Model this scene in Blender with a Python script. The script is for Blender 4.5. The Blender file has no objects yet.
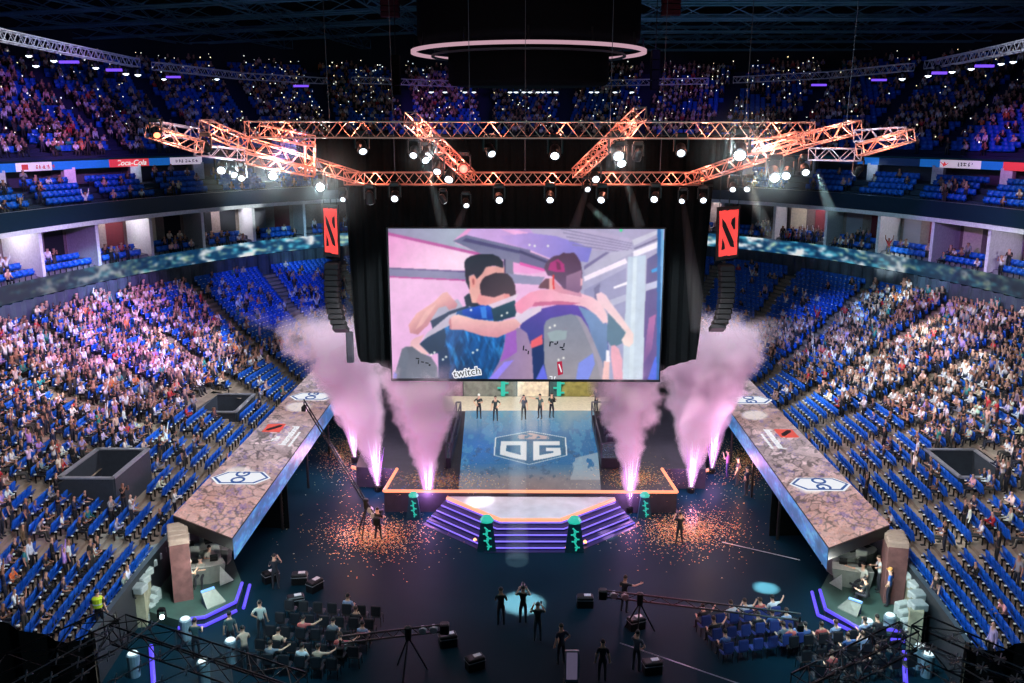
import bpy, math, random
import numpy as np
from mathutils import Vector, Matrix
random.seed(7); rng = np.random.default_rng(7)
PI = math.pi
scene = bpy.context.scene
COL = scene.collection

# ------------------------------------------------------------------ camera
FPX = 905.0
PITCH = math.radians(13.12); YAW = math.radians(1.0)
CAMP = Vector((0, 0, 20))
Fv = Vector((-math.sin(YAW)*math.cos(PITCH), math.cos(YAW)*math.cos(PITCH), -math.sin(PITCH)))
Rv = Vector((math.cos(YAW), math.sin(YAW), 0))
Uv = Rv.cross(Fv)
def ray(px, py): return Fv + Rv*((px-512)/FPX) + Uv*((341.5-py)/FPX)
def at(px, py, h=0.0):
    v = ray(px, py); return CAMP + v*((h-20)/v.z)
def aty(px, py, Y):
    v = ray(px, py); return CAMP + v*(Y/v.y)
def proj(P):
    d = Vector(P)-CAMP; z = d.dot(Fv)
    if z < .5: return (-9999, -9999, z)
    return (512+FPX*d.dot(Rv)/z, 341.5-FPX*d.dot(Uv)/z, z)
def projn(A):
    d = np.asarray(A, float)-np.array(CAMP); z = d@np.array(Fv)
    return 512+FPX*(d@np.array(Rv))/z, 341.5-FPX*(d@np.array(Uv))/z, z
cd = bpy.data.cameras.new('camera'); cam = bpy.data.objects.new('camera', cd); COL.objects.link(cam)
cd.sensor_width = 36; cd.lens = FPX*36/1024; cd.clip_end = 500
cam.matrix_world = Matrix(((Rv.x, Uv.x, -Fv.x, CAMP.x), (Rv.y, Uv.y, -Fv.y, CAMP.y), (Rv.z, Uv.z, -Fv.z, CAMP.z), (0, 0, 0, 1)))
scene.camera = cam
scene.view_settings.view_transform = 'Standard'
try: scene.view_settings.look = 'None'
except Exception: pass
scene.view_settings.gamma = 1; scene.view_settings.exposure = 0; scene.view_settings.use_curve_mapping = False
try:
    cy = scene.cycles
    cy.use_denoising = True; cy.denoiser = 'OPENIMAGEDENOISE'
    cy.max_bounces = 5; cy.diffuse_bounces = 2; cy.glossy_bounces = 2; cy.volume_bounces = 2
    cy.transparent_max_bounces = 12; cy.sample_clamp_indirect = 4; cy.sample_clamp_direct = 0
    cy.use_light_tree = True; cy.caustics_reflective = False; cy.caustics_refractive = False
    cy.volume_max_steps = 96; cy.volume_step_rate = 1.0
except Exception: pass

# ------------------------------------------------------------------ colour + materials
def s2l(c): return c/12.92 if c <= .04045 else ((c+.055)/1.055)**2.4
def L(r, g, b): return (s2l(r/255), s2l(g/255), s2l(b/255), 1)
MATS = {}
def mat(name, rgb, rough=.6, metal=0., emis=None, es=0., var=.12, scale=6., bump=0., spec=.5, alpha=1., trans=0.):
    if name in MATS: return MATS[name]
    m = bpy.data.materials.new(name); m.use_nodes = True; MATS[name] = m
    nt = m.node_tree; b = nt.nodes['Principled BSDF']; c = L(*rgb)
    tc = nt.nodes.new('ShaderNodeTexCoord'); n = nt.nodes.new('ShaderNodeTexNoise'); n.inputs['Scale'].default_value = scale; n.inputs['Detail'].default_value = 4
    nt.links.new(tc.outputs['Object'], n.inputs['Vector'])
    r = nt.nodes.new('ShaderNodeValToRGB'); nt.links.new(n.outputs['Fac'], r.inputs['Fac'])
    r.color_ramp.elements[0].position = .3; r.color_ramp.elements[1].position = .7
    r.color_ramp.elements[0].color = tuple(x*(1-var) for x in c[:3])+(1,); r.color_ramp.elements[1].color = tuple(min(1, x*(1+var)) for x in c[:3])+(1,)
    nt.links.new(r.outputs['Color'], b.inputs['Base Color'])
    b.inputs['Roughness'].default_value = rough; b.inputs['Metallic'].default_value = metal; b.inputs['Specular IOR Level'].default_value = spec
    if alpha < 1: b.inputs['Alpha'].default_value = alpha
    if trans: b.inputs['Transmission Weight'].default_value = trans
    if emis: b.inputs['Emission Color'].default_value = L(*emis); b.inputs['Emission Strength'].default_value = es
    if bump:
        bp = nt.nodes.new('ShaderNodeBump'); bp.inputs['Strength'].default_value = bump; nt.links.new(n.outputs['Fac'], bp.inputs['Height']); nt.links.new(bp.outputs['Normal'], b.inputs['Normal'])
    return m
def glow(name, rgb, s): return mat(name, tuple(int(x*.3) for x in rgb), .5, emis=rgb, es=s)
def attr_mat(name, es, basef=.15, rough=.4):
    """LED surface: shows the colours of its pixels (a colour attribute)"""
    m = bpy.data.materials.new(name); m.use_nodes = True; nt = m.node_tree; b = nt.nodes['Principled BSDF']
    a = nt.nodes.new('ShaderNodeAttribute'); a.attribute_name = 'Col'
    b.inputs['Base Color'].default_value = (basef*.2, basef*.2, basef*.2, 1); b.inputs['Roughness'].default_value = rough
    nt.links.new(a.outputs['Color'], b.inputs['Emission Color']); b.inputs['Emission Strength'].default_value = es
    return m
def person_material():
    m = bpy.data.materials.new('person_skin_and_clothes'); m.use_nodes = True; nt = m.node_tree; b = nt.nodes['Principled BSDF']
    a = nt.nodes.new('ShaderNodeAttribute'); a.attribute_name = 'Col'
    oi = nt.nodes.new('ShaderNodeObjectInfo'); mx = nt.nodes.new('ShaderNodeMix'); mx.data_type = 'RGBA'
    a2 = nt.nodes.new('ShaderNodeAttribute'); a2.attribute_name = 'shirt'
    nt.links.new(a2.outputs['Fac'], mx.inputs['Factor']); nt.links.new(a.outputs['Color'], mx.inputs['A']); nt.links.new(oi.outputs['Color'], mx.inputs['B'])
    n = nt.nodes.new('ShaderNodeTexNoise'); n.inputs['Scale'].default_value = 9
    mp = nt.nodes.new('ShaderNodeMapRange'); mp.inputs['To Min'].default_value = .8; mp.inputs['To Max'].default_value = 1.15
    nt.links.new(n.outputs['Fac'], mp.inputs['Value'])
    mm = nt.nodes.new('ShaderNodeMix'); mm.data_type = 'RGBA'; mm.blend_type = 'MULTIPLY'; mm.inputs['Factor'].default_value = 1
    nt.links.new(mx.outputs['Result'], mm.inputs['A']); nt.links.new(mp.outputs['Result'], mm.inputs['B'])
    nt.links.new(mm.outputs['Result'], b.inputs['Base Color']); b.inputs['Roughness'].default_value = .75
    return m
PM = person_material()

# ------------------------------------------------------------------ mesh building
class MB:
    def __init__(s): s.v = []; s.f = []; s.m = []; s.mi = 0
    def add(s, vs, fs):
        n = len(s.v); s.v += [tuple(v) for v in vs]; s.f += [tuple(n+i for i in f) for f in fs]; s.m += [s.mi]*len(fs); return s
    def box(s, c, d, rz=0., M=None):
        hx, hy, hz = d[0]/2, d[1]/2, d[2]/2
        vs = [Vector((x, y, z)) for z in (-hz, hz) for x, y in ((-hx, -hy), (hx, -hy), (hx, hy), (-hx, hy))]
        R = M if M is not None else Matrix.Rotation(rz, 3, 'Z')
        return s.add([Vector(c)+R@v for v in vs], [(3, 2, 1, 0), (4, 5, 6, 7), (0, 1, 5, 4), (1, 2, 6, 5), (2, 3, 7, 6), (3, 0, 4, 7)])
    def bbox(s, c, d, bv, M=None):
        """box with chamfered vertical edges and top"""
        hx, hy, hz = d[0]/2, d[1]/2, d[2]/2
        def ring(z, k): return [(hx-k, -hy, z), (hx, -hy+bv, z), (hx, hy-bv, z), (hx-bv, hy, z), (-hx+bv, hy, z), (-hx, hy-bv, z), (-hx, -hy+bv, z), (-hx+bv, -hy, z)]
        r0 = ring(-hz, bv); r1 = ring(hz-bv, bv); r2 = [(x*(1-bv/hx), y*(1-bv/hy), hz) for x, y, z in ring(hz, bv)]
        R = M if M is not None else Matrix.Identity(3)
        vs = [Vector(c)+R@Vector(v) for v in r0+r1+r2]
        fs = [tuple(range(7, -1, -1)), tuple(range(16, 24))]
        for a in (0, 8):
            for i in range(8): fs.append((a+i, a+(i+1) % 8, a+8+(i+1) % 8, a+8+i))
        return s.add(vs, fs)
    def tube(s, p, q, r, n=6, r2=None, cap=True):
        p, q = Vector(p), Vector(q); d = (q-p)
        if d.length < 1e-6: return s
        d.normalize(); a = d.orthogonal().normalized(); b = d.cross(a); r2 = r if r2 is None else r2
        vs = [p+(a*math.cos(2*PI*i/n)+b*math.sin(2*PI*i/n))*r for i in range(n)]+[q+(a*math.cos(2*PI*i/n)+b*math.sin(2*PI*i/n))*r2 for i in range(n)]
        fs = [(i, (i+1) % n, n+(i+1) % n, n+i) for i in range(n)]
        if cap: fs += [tuple(range(n-1, -1, -1)), tuple(range(n, 2*n))]
        return s.add(vs, fs)
    def path(s, pts, r, n=6):
        for a, b in zip(pts, pts[1:]): s.tube(a, b, r, n)
        return s
    def prism(s, poly, z0, z1):
        n = len(poly); a = sum(poly[i][0]*poly[(i+1) % n][1]-poly[(i+1) % n][0]*poly[i][1] for i in range(n))
        if a < 0: poly = poly[::-1]
        return s.add([(p[0], p[1], z0) for p in poly]+[(p[0], p[1], z1) for p in poly], [tuple(range(n-1, -1, -1)), tuple(range(n, 2*n))]+[(i, (i+1) % n, n+(i+1) % n, n+i) for i in range(n)])
    def slab(s, pts, nrm):
        """polygon pts (3D) extruded by nrm"""
        n = len(pts); nrm = Vector(nrm); p = [Vector(x) for x in pts]
        return s.add(p+[x+nrm for x in p], [tuple(range(n-1, -1, -1)), tuple(range(n, 2*n))]+[(i, (i+1) % n, n+(i+1) % n, n+i) for i in range(n)])
    def lathe(s, prof, c=(0, 0, 0), n=12, M=None):
        R = M if M is not None else Matrix.Identity(3); vs = []; fs = []
        for r, z in prof:
            for i in range(n): vs.append(Vector(c)+R@Vector((r*math.cos(2*PI*i/n), r*math.sin(2*PI*i/n), z)))
        for k in range(len(prof)-1):
            for i in range(n): fs.append((k*n+i, k*n+(i+1) % n, (k+1)*n+(i+1) % n, (k+1)*n+i))
        fs.append(tuple(range(n-1, -1, -1))); fs.append(tuple((len(prof)-1)*n+i for i in range(n)))
        return s.add(vs, fs)
    def mesh(s, name, mats, smooth=False):
        me = bpy.data.meshes.new(name); me.from_pydata([tuple(v) for v in s.v], [], s.f)
        for m in (mats if isinstance(mats, (list, tuple)) else [mats]): me.materials.append(m)
        if any(s.m): me.polygons.foreach_set('material_index', s.m)
        if smooth: me.polygons.foreach_set('use_smooth', [True]*len(me.polygons))
        me.update(); return me
    def build(s, name, mats, parent=None, loc=None, smooth=False, **props):
        o = bpy.data.objects.new(name, s.mesh(name, mats, smooth)); COL.objects.link(o)
        if parent is not None: o.parent = parent
        if loc is not None: o.location = loc
        tag(o, **props); return o
def tag(o, label=None, cat=None, group=None, kind=None):
    if label: o['label'] = label
    if cat: o['category'] = cat
    if group: o['group'] = group
    if kind: o['kind'] = kind
    return o
def empty(name, loc=(0, 0, 0), rz=0., **props):
    o = bpy.data.objects.new(name, None); COL.objects.link(o); o.location = loc; o.rotation_euler = (0, 0, rz); o.empty_display_size = .2
    return tag(o, **props)
def copy_tree(o, parent=None):
    c = o.copy(); COL.objects.link(c)
    if parent is not None: c.parent = parent
    for ch in list(o.children): copy_tree(ch, c)
    return c
def np_mesh(name, V, F, mat_, col=None, smooth=False, extra=None):
    me = bpy.data.meshes.new(name); F = np.asarray(F, np.int32); k = F.shape[1]
    me.vertices.add(len(V)); me.vertices.foreach_set('co', np.asarray(V, np.float32).ravel())
    me.loops.add(F.size); me.loops.foreach_set('vertex_index', F.ravel())
    me.polygons.add(len(F)); me.polygons.foreach_set('loop_start', np.arange(0, F.size, k, dtype=np.int32)); me.polygons.foreach_set('loop_total', np.full(len(F), k, np.int32))
    me.update(calc_edges=True); me.validate()
    for m in (mat_ if isinstance(mat_, (list, tuple)) else [mat_]): me.materials.append(m)
    if col is not None:
        a = me.attributes.new('Col', 'FLOAT_COLOR', 'POINT'); a.data.foreach_set('color', np.asarray(col, np.float32).ravel())
    if smooth: me.polygons.foreach_set('use_smooth', [True]*len(me.polygons))
    return me
def bulk(V, F, pos, rot, scl=None):
    """many copies of a small piece: arrays of vertices and faces"""
    V = np.asarray(V, float); F = np.asarray(F, int); n = len(pos); c, s = np.cos(rot), np.sin(rot)
    X = V[None, :, 0]*c[:, None]-V[None, :, 1]*s[:, None]; Y = V[None, :, 0]*s[:, None]+V[None, :, 1]*c[:, None]; Z = np.repeat(V[None, :, 2], n, 0)
    P = np.stack([X, Y, Z], -1)
    if scl is not None: P = P*np.asarray(scl)[:, None, None]
    P = P+np.asarray(pos)[:, None, :]
    FF = F[None]+(np.arange(n)*len(V))[:, None, None]
    return P.reshape(-1, 3), FF.reshape(-1, F.shape[1])
def link(name, me, parent=None, loc=None, **props):
    o = bpy.data.objects.new(name, me); COL.objects.link(o)
    if parent is not None: o.parent = parent
    if loc is not None: o.location = loc
    return tag(o, **props)
def inpoly(X, Y, poly):
    r = np.zeros(X.shape, bool); n = len(poly); j = n-1
    for i in range(n):
        xi, yi = poly[i]; xj, yj = poly[j]
        if yi != yj: r ^= ((yi > Y) != (yj > Y)) & (X < (xj-xi)*(Y-yi)/(yj-yi)+xi)
        j = i
    return r
def noise2(X, Y, sc, seed):
    r = np.random.default_rng(seed); g = r.random((64, 64)); x = X*sc; y = Y*sc; xi = np.floor(x).astype(int); yi = np.floor(y).astype(int)
    fx = x-xi; fy = y-yi; fx = fx*fx*(3-2*fx); fy = fy*fy*(3-2*fy)
    G = lambda a, b: g[a % 64, b % 64]
    return (G(xi, yi)*(1-fx)+G(xi+1, yi)*fx)*(1-fy)+(G(xi, yi+1)*(1-fx)+G(xi+1, yi+1)*fx)*fy
def fbm(X, Y, sc, seed): return (noise2(X, Y, sc, seed)*.5+noise2(X, Y, sc*2.1, seed+1)*.3+noise2(X, Y, sc*4.3, seed+2)*.2)
def led_grid(name, corners, nu, nv, colfn, m, parent=None, soft=1, **props):
    """corners: top-left, top-right, bottom-right, bottom-left (3D)"""
    a, b, c, d = [np.array(x, float) for x in corners]
    u, v = np.meshgrid(np.linspace(0, 1, nu), np.linspace(0, 1, nv)); u_, v_ = u[..., None], v[..., None]
    P = (a*(1-u_)+b*u_)*(1-v_)+(d*(1-u_)+c*u_)*v_; V = P.reshape(-1, 3)
    px, py, _ = projn(V); colr = colfn(px.reshape(nv, nu), py.reshape(nv, nu), u, v)
    for _ in range(soft):
        k = np.pad(colr, ((1, 1), (1, 1), (0, 0)), 'edge'); colr = (k[1:-1, 1:-1]*2+k[:-2, 1:-1]+k[2:, 1:-1]+k[1:-1, :-2]+k[1:-1, 2:])/6
    lin = np.where(colr/255 <= .04045, colr/255/12.92, ((np.clip(colr, 0, 255)/255+.055)/1.055)**2.4)
    rgba = np.concatenate([lin.reshape(-1, 3), np.ones((nu*nv, 1))], 1)
    idx = np.arange(nu*nv).reshape(nv, nu)
    F = np.stack([idx[1:, :-1], idx[1:, 1:], idx[:-1, 1:], idx[:-1, :-1]], -1).reshape(-1, 4)
    return link(name, np_mesh(name, V, F, m, rgba), parent, **props)
def text(name, body, size, M, m, parent=None, ext=.01, shear=0., bold=.012, **props):
    c = bpy.data.curves.new(name, 'FONT'); c.body = body; c.size = size; c.extrude = ext; c.align_x = 'CENTER'; c.align_y = 'CENTER'; c.shear = shear; c.offset = size*bold
    t = bpy.data.objects.new(name+'_tmp', c); COL.objects.link(t); dg = bpy.context.evaluated_depsgraph_get(); me = bpy.data.meshes.new_from_object(t.evaluated_get(dg)); me.name = name
    bpy.data.objects.remove(t); me.transform(M); me.materials.clear(); me.materials.append(m)
    return link(name, me, parent, **props)
def frame3(o, x, y):
    x = Vector(x).normalized(); z = x.cross(Vector(y)).normalized(); y = z.cross(x)
    return Matrix(((x.x, y.x, z.x, o[0]), (x.y, y.y, z.y, o[1]), (x.z, y.z, z.z, o[2]), (0, 0, 0, 1)))
def aim(d):
    """rotation whose -Z looks along d"""
    return Vector(d).to_track_quat('-Z', 'Y')
def spot(name, loc, tgt, col, W, deg, blend=.4, r=.15, vis=True):
    l = bpy.data.lights.new(name, 'SPOT'); l.energy = W; l.color = col; l.spot_size = math.radians(deg); l.spot_blend = blend; l.shadow_soft_size = r
    o = bpy.data.objects.new(name, l); COL.objects.link(o); o.location = loc; o.rotation_euler = aim(Vector(tgt)-Vector(loc)).to_euler(); return o
def area(name, loc, tgt, col, W, sx, sy, spread=180):
    l = bpy.data.lights.new(name, 'AREA'); l.energy = W; l.color = col; l.shape = 'RECTANGLE'; l.size = sx; l.size_y = sy; l.spread = math.radians(spread)
    o = bpy.data.objects.new(name, l); COL.objects.link(o); o.location = loc; o.rotation_euler = aim(Vector(tgt)-Vector(loc)).to_euler(); return o
def point(name, loc, col, W, r=.2):
    l = bpy.data.lights.new(name, 'POINT'); l.energy = W; l.color = col; l.shadow_soft_size = r
    o = bpy.data.objects.new(name, l); COL.objects.link(o); o.location = loc; return o
ONES = 'zeroth first second third fourth fifth sixth seventh eighth ninth tenth eleventh twelfth thirteenth fourteenth fifteenth sixteenth seventeenth eighteenth nineteenth'.split()
TENS = {20: 'twenty', 30: 'thirty', 40: 'forty', 50: 'fifty', 60: 'sixty', 70: 'seventy', 80: 'eighty', 90: 'ninety'}
TENTH = {20: 'twentieth', 30: 'thirtieth', 40: 'fortieth', 50: 'fiftieth', 60: 'sixtieth', 70: 'seventieth', 80: 'eightieth', 90: 'ninetieth'}
def ordw(n):
    if n < 20: return ONES[n]
    if n >= 100: return 'hundred-and-'+ordw(n-100) if n > 100 else 'hundredth'
    return TENTH[n] if n % 10 == 0 else TENS[n//10*10]+'-'+ONES[n % 10]
def side(x): return 'left-side' if x < 0 else 'right-side'
# ------------------------------------------------------------------ people
def skeleton(pose):
    """joint positions for one pose; x right, y forward, z up, feet at 0 (seated: seat plane .45)"""
    st = pose.get('sit', False); lean = pose.get('lean', 0.); tw = pose.get('tw', 0.)
    zp = .50 if st else .93
    P = Vector((0, -.02 if st else 0, zp))
    def up(h, f=0., x=0.): return P+Vector((x+tw*h, f+lean*h, h*(1-abs(lean)*.25)))
    J = {'pelvis': (P, .135), 'waist': (up(.2), .115), 'chest': (up(.42), .145), 'neck': (up(.56, .01), .05), 'head': (up(.64, .03), .08), 'crown': (up(.76, .035), .088)}
    E = [('pelvis', 'waist'), ('waist', 'chest'), ('chest', 'neck'), ('neck', 'head'), ('head', 'crown')]
    for sd, nm in ((-1, 'l'), (1, 'r')):
        sh = up(.47, -.01, .17*sd); arm = pose.get(nm, 'down')
        A = {'down': ((.06, -.02, -.29), (.03, .07, -.25)), 'up': ((.14, .03, .22), (.02, .04, .26)), 'upfwd': ((.10, .16, .14), (-.06, .10, .24)),
             'clap': ((.07, .10, -.24), (-.17, .22, .08)), 'phone': ((.08, .17, -.16), (-.13, .09, .24)), 'lap': ((.05, .06, -.27), (-.06, .23, -.02)),
             'hip': ((.17, -.04, -.23), (-.13, .10, -.14)), 'out': ((.24, .08, -.04), (.18, .16, .08)), 'fist': ((.15, .05, .10), (-.08, .02, .27)),
             'hold': ((.07, .08, -.26), (-.06, .25, .0)), 'camera': ((.13, .14, -.14), (-.12, .14, .17)), 'face': ((.10, .12, -.20), (-.14, .10, .27))}[arm]
        el = sh+Vector((A[0][0]*sd, A[0][1], A[0][2])); wr = el+Vector((A[1][0]*sd, A[1][1], A[1][2])); hd = wr+(wr-el).normalized()*.09
        J['s'+nm] = (sh, .068); J['e'+nm] = (el, .043); J['w'+nm] = (wr, .03); J['h'+nm] = (hd, .036)
        E += [('chest', 's'+nm), ('s'+nm, 'e'+nm), ('e'+nm, 'w'+nm), ('w'+nm, 'h'+nm)]
        stp = pose.get('step', 0.)*sd
        hp = P+Vector((.09*sd, 0, -.04))
        if st: kn = hp+Vector((.05*sd, .43, .02)); an = Vector((kn.x, kn.y+.02, .09)); 
        else: kn = Vector((.11*sd, .03+stp*.5, .5)); an = Vector((.12*sd+pose.get('wide', 0)*sd, -.03+stp, .09))
        J['p'+nm] = (hp, .085); J['k'+nm] = (kn, .06); J['a'+nm] = (an, .042); J['t'+nm] = (an+Vector((.02*sd, .16, -.045)), .035)
        E += [('pelvis', 'p'+nm), ('p'+nm, 'k'+nm), ('k'+nm, 'a'+nm), ('a'+nm, 't'+nm)]
    return J, E
REG = {'head': 0, 'crown': 0, 'neck': 0, 'e': 1, 'w': 1, 'h': 1, 'pelvis': 3, 'waist': 2, 'chest': 2, 's': 2, 'p': 3, 'k': 3, 'a': 3, 't': 4}
def skin_body(pose, sub):
    J, E = skeleton(pose); names = list(J); idx = {n: i for i, n in enumerate(names)}
    me = bpy.data.meshes.new('body_tmp'); me.from_pydata([J[n][0] for n in names], [(idx[a], idx[b]) for a, b in E], [])
    o = bpy.data.objects.new('body_tmp', me); COL.objects.link(o)
    sk = o.modifiers.new('s', 'SKIN'); sk.use_smooth_shade = True; sk.branch_smoothing = .4
    lay = me.skin_vertices[0].data if me.skin_vertices else None
    if lay is None:
        bm_ = __import__('bmesh').new(); bm_.from_mesh(me); bm_.verts.layers.skin.verify(); bm_.to_mesh(me); bm_.free(); lay = me.skin_vertices[0].data
    for n in names:
        r = J[n][1]; d = lay[idx[n]]; d.use_root = (n == 'pelvis')
        d.radius = (r*1.0, r*.8) if n in ('chest', 'waist', 'pelvis') else (r, r)
    if sub: ss = o.modifiers.new('u', 'SUBSURF'); ss.levels = ss.render_levels = sub
    dg = bpy.context.evaluated_depsgraph_get(); dg.update(); ev = o.evaluated_get(dg); m2 = ev.to_mesh(); m2.calc_loop_triangles()
    V = np.array([v.co[:] for v in m2.vertices]); F = np.array([t.vertices[:] for t in m2.loop_triangles]); ev.to_mesh_clear()
    bpy.data.objects.remove(o); bpy.data.meshes.remove(me)
    # region of each vertex: the bone it lies next to
    best = np.full(len(V), 9e9); reg = np.zeros(len(V), int)
    for a, b in E:
        A = np.array(J[a][0]); B = np.array(J[b][0]); ab = B-A; t = np.clip(((V-A)@ab)/max(ab@ab, 1e-9), 0, 1); d = np.linalg.norm(V-(A+t[:, None]*ab), axis=1)
        ka = b if b in ('head', 'crown', 'neck', 'waist', 'chest', 'pelvis') else b[0]
        r_ = np.full(len(V), REG[ka])
        if ka == 'neck': r_ = np.where(t > .55, 0, 2)
        if ka == 'e': r_ = np.where(t < .7, 2, 1)
        if ka == 'waist': r_ = np.where(t < .25, 3, 2)
        if ka == 't': r_ = np.full(len(V), 4)
        m = d < best; best[m] = d[m]; reg[m] = r_[m]
    hc = np.array(J['crown'][0]); hm = reg == 0
    hair = hm & ((V[:, 2] > hc[2]+.015) | ((V[:, 1] < hc[1]-.035) & (V[:, 2] > hc[2]-.09)))
    reg[hair] = 5
    return V, F, reg, J
SKIN = [L(188, 138, 116), L(168, 118, 96), L(204, 156, 136)]; HAIR = [L(24, 20, 22), L(48, 34, 28), L(90, 60, 40)]; TROU = [L(18, 20, 30), L(34, 38, 54), L(14, 14, 18), L(62, 60, 58)]
SHIRTS = {'white': (238, 236, 240), 'black': (12, 12, 16), 'pale pink': (236, 190, 190), 'grey': (140, 140, 150), 'navy': (22, 28, 60), 'red': (205, 40, 52), 'cream': (232, 214, 190), 'teal': (30, 130, 130), 'blue': (50, 90, 180), 'orange': (226, 120, 60), 'brown': (110, 76, 60), 'lilac': (180, 150, 215)}
SH_W = {'white': .26, 'black': .5, 'pale pink': .06, 'grey': .08, 'navy': .1, 'red': .04, 'cream': .06, 'teal': .02, 'blue': .03, 'orange': .02, 'brown': .02, 'lilac': .04}
def body_cols(reg, skin, hair, trou, shirt=None, shoe=L(30, 30, 34)):
    C = np.zeros((len(reg), 4)); C[:] = skin; C[reg == 3] = trou; C[reg == 4] = shoe; C[reg == 5] = hair
    if shirt is not None: C[reg == 2] = shirt
    return C
POSES = {'seated spectator': dict(sit=True, l='lap', r='lap'), 'clapping seated spectator': dict(sit=True, l='clap', r='clap', lean=.1),
 'seated spectator raising both arms': dict(sit=True, l='up', r='up'), 'seated spectator holding up a phone': dict(sit=True, l='lap', r='phone'),
 'standing spectator': dict(l='down', r='down'), 'standing clapping spectator': dict(l='clap', r='clap', lean=.06), 'standing spectator raising both arms': dict(l='up', r='up'),
 'standing spectator holding up a phone': dict(l='phone', r='phone'), 'standing spectator raising a fist': dict(l='down', r='fist', step=.06), 'seated spectator leaning forward': dict(sit=True, l='lap', r='lap', lean=.45)}
PK = list(POSES); LOW = {k: skin_body(p, 0) for k, p in POSES.items()}; MID = {}
def person_mesh(pose_key, ti, hi):
    k = (pose_key, ti, hi)
    if k not in MID:
        V, F, reg, J = skin_body(POSES[pose_key], 1)
        me = np_mesh('spectator_body', V, F, PM, body_cols(reg, SKIN[(ti+hi) % 3], HAIR[hi], TROU[ti]), smooth=True)
        a = me.attributes.new('shirt', 'FLOAT', 'POINT'); a.data.foreach_set('value', ((reg == 2) | ((reg == 1) & (ti % 2 == 0) & (np.abs(V[:, 0]) < 9))).astype(np.float32)); MID[k] = me
    return MID[k]

def hero(name, loc, face, pose, shirt, trou=(34, 36, 46), hair=(26, 22, 24), scale=1., sleeves=True, cap=None, label='', group=None, extra=None):
    """a person standing or sitting on the floor or stage: one body mesh with modelled head, ears, nose and five-fingered hands; hair is a child"""
    V, F, reg, J = skin_body(pose, 1); col = body_cols(reg, L(222, 176, 150), L(*hair), L(*trou), L(*shirt))
    reg2 = reg.copy(); b = MB(); hc = J['head'][0].lerp(J['crown'][0], .55)
    # head shell with brow, nose, chin and ears
    n = 14; prof = []
    for k in range(9):
        a = -PI/2+PI*k/8; prof.append((math.cos(a), math.sin(a)))
    vs = []; fs = []
    for k, (cr, sr) in enumerate(prof):
        for i in range(n):
            t = 2*PI*i/n; x = .078*cr*math.cos(t); y = .098*cr*math.sin(t); z = .122*sr
            if y > 0 and sr < -.2: x *= 1-.25*(-sr); y *= .92
            vs.append(hc+Vector((x, y, z)))
    for k in range(8):
        for i in range(n): fs.append((k*n+i, k*n+(i+1) % n, (k+1)*n+(i+1) % n, (k+1)*n+i))
    b.add(vs, fs); nh = len(b.v)
    b.add([hc+Vector(v) for v in ((-.016, .09, -.02), (.016, .09, -.02), (0, .125, -.022), (-.008, .092, .03), (.008, .092, .03))], [(0, 1, 2), (0, 2, 3), (2, 1, 4), (2, 4, 3)])
    for s in (-1, 1):
        b.add([hc+Vector((s*x, y, z)) for x, y, z in ((.074, .012, -.03), (.094, -.008, -.028), (.098, -.012, .02), (.076, .01, .03), (.08, -.022, -.02), (.082, -.024, .02))], [(0, 1, 2, 3), (1, 4, 5, 2)])
    ne = len(b.v)
    for s in (-1, 1): b.box(hc+Vector((s*.032, .086, .008)), (.022, .012, .01))
    b.box(hc+Vector((0, .085, -.056)), (.036, .014, .008)); nf = len(b.v)
    # fingers and thumb
    for nm, s in (('l', -1), ('r', 1)):
        w, h = J['w'+nm][0], J['h'+nm][0]; d = (h-w).normalized(); sd = d.cross(Vector((0, 1, 0)) if abs(d.y) < .8 else Vector((0, 0, 1))).normalized(); up_ = sd.cross(d)
        for q, (off, ln) in enumerate(((-.03, .052), (-.01, .064), (.01, .068), (.03, .058))):
            p0 = h+sd*off*.9; p1 = p0+d*ln*.55; p2 = p1+(d*.8+up_*.6)*ln*.5
            b.tube(p0, p1, .0095, 5, .0085); b.tube(p1, p2, .0085, 5, .006)
        p0 = w+d*.045+sd*.03; p1 = p0+(d*.5+sd*.8)*.035; b.tube(p0, p1, .012, 5, .01); b.tube(p1, p1+(d*.9+sd*.2)*.028, .01, 5, .007)
    bt = []
    for f in b.f:
        for i in range(1, len(f)-1): bt.append((f[0], f[i], f[i+1]))
    c2 = np.zeros((len(b.v), 4)); c2[:] = L(222, 176, 150); c2[ne:nf] = L(70, 40, 40)
    keep = V; me = np_mesh('person_body', np.concatenate([keep, np.array([tuple(v) for v in b.v])]), np.concatenate([F, np.array(bt)+len(V)]), PM, np.concatenate([col, c2]), smooth=True)
    o = link(name, me, None, loc, label=label, cat='person', group=group); o.rotation_euler = (0, 0, face); o.scale = (scale,)*3
    h = MB(); vs = []; fs = []
    for k in range(7):
        a = -.35+(PI/2+.35)*k/6
        for i in range(n):
            t = 2*PI*i/n; fr = max(0, math.sin(t)); z = .13*math.sin(a); zz = max(z, .045*fr) if k < 4 else z
            vs.append(hc+Vector((.088*math.cos(a)*math.cos(t), (.108*math.cos(a))*math.sin(t)-.006, zz+.006)))
    for k in range(6):
        for i in range(n): fs.append((k*n+i, k*n+(i+1) % n, (k+1)*n+(i+1) % n, (k+1)*n+i))
    h.add(vs, fs)
    h.build('hair', mat('hair_%d_%d_%d' % hair, hair, .6), o, smooth=True)
    if cap:
        h = MB(); h.lathe([(.094, .02), (.096, .06), (.08, .115), (.03, .14)], hc, 14); h.slab([hc+Vector(v) for v in ((-.07, .06, .035), (-.055, .16, .03), (.055, .16, .03), (.07, .06, .035))], (0, 0, .012))
        h.build('cap', mat('cap_%d_%d_%d' % cap, cap, .7), o, smooth=False)
    if extra: extra(o, J, hc)
    return o

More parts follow.
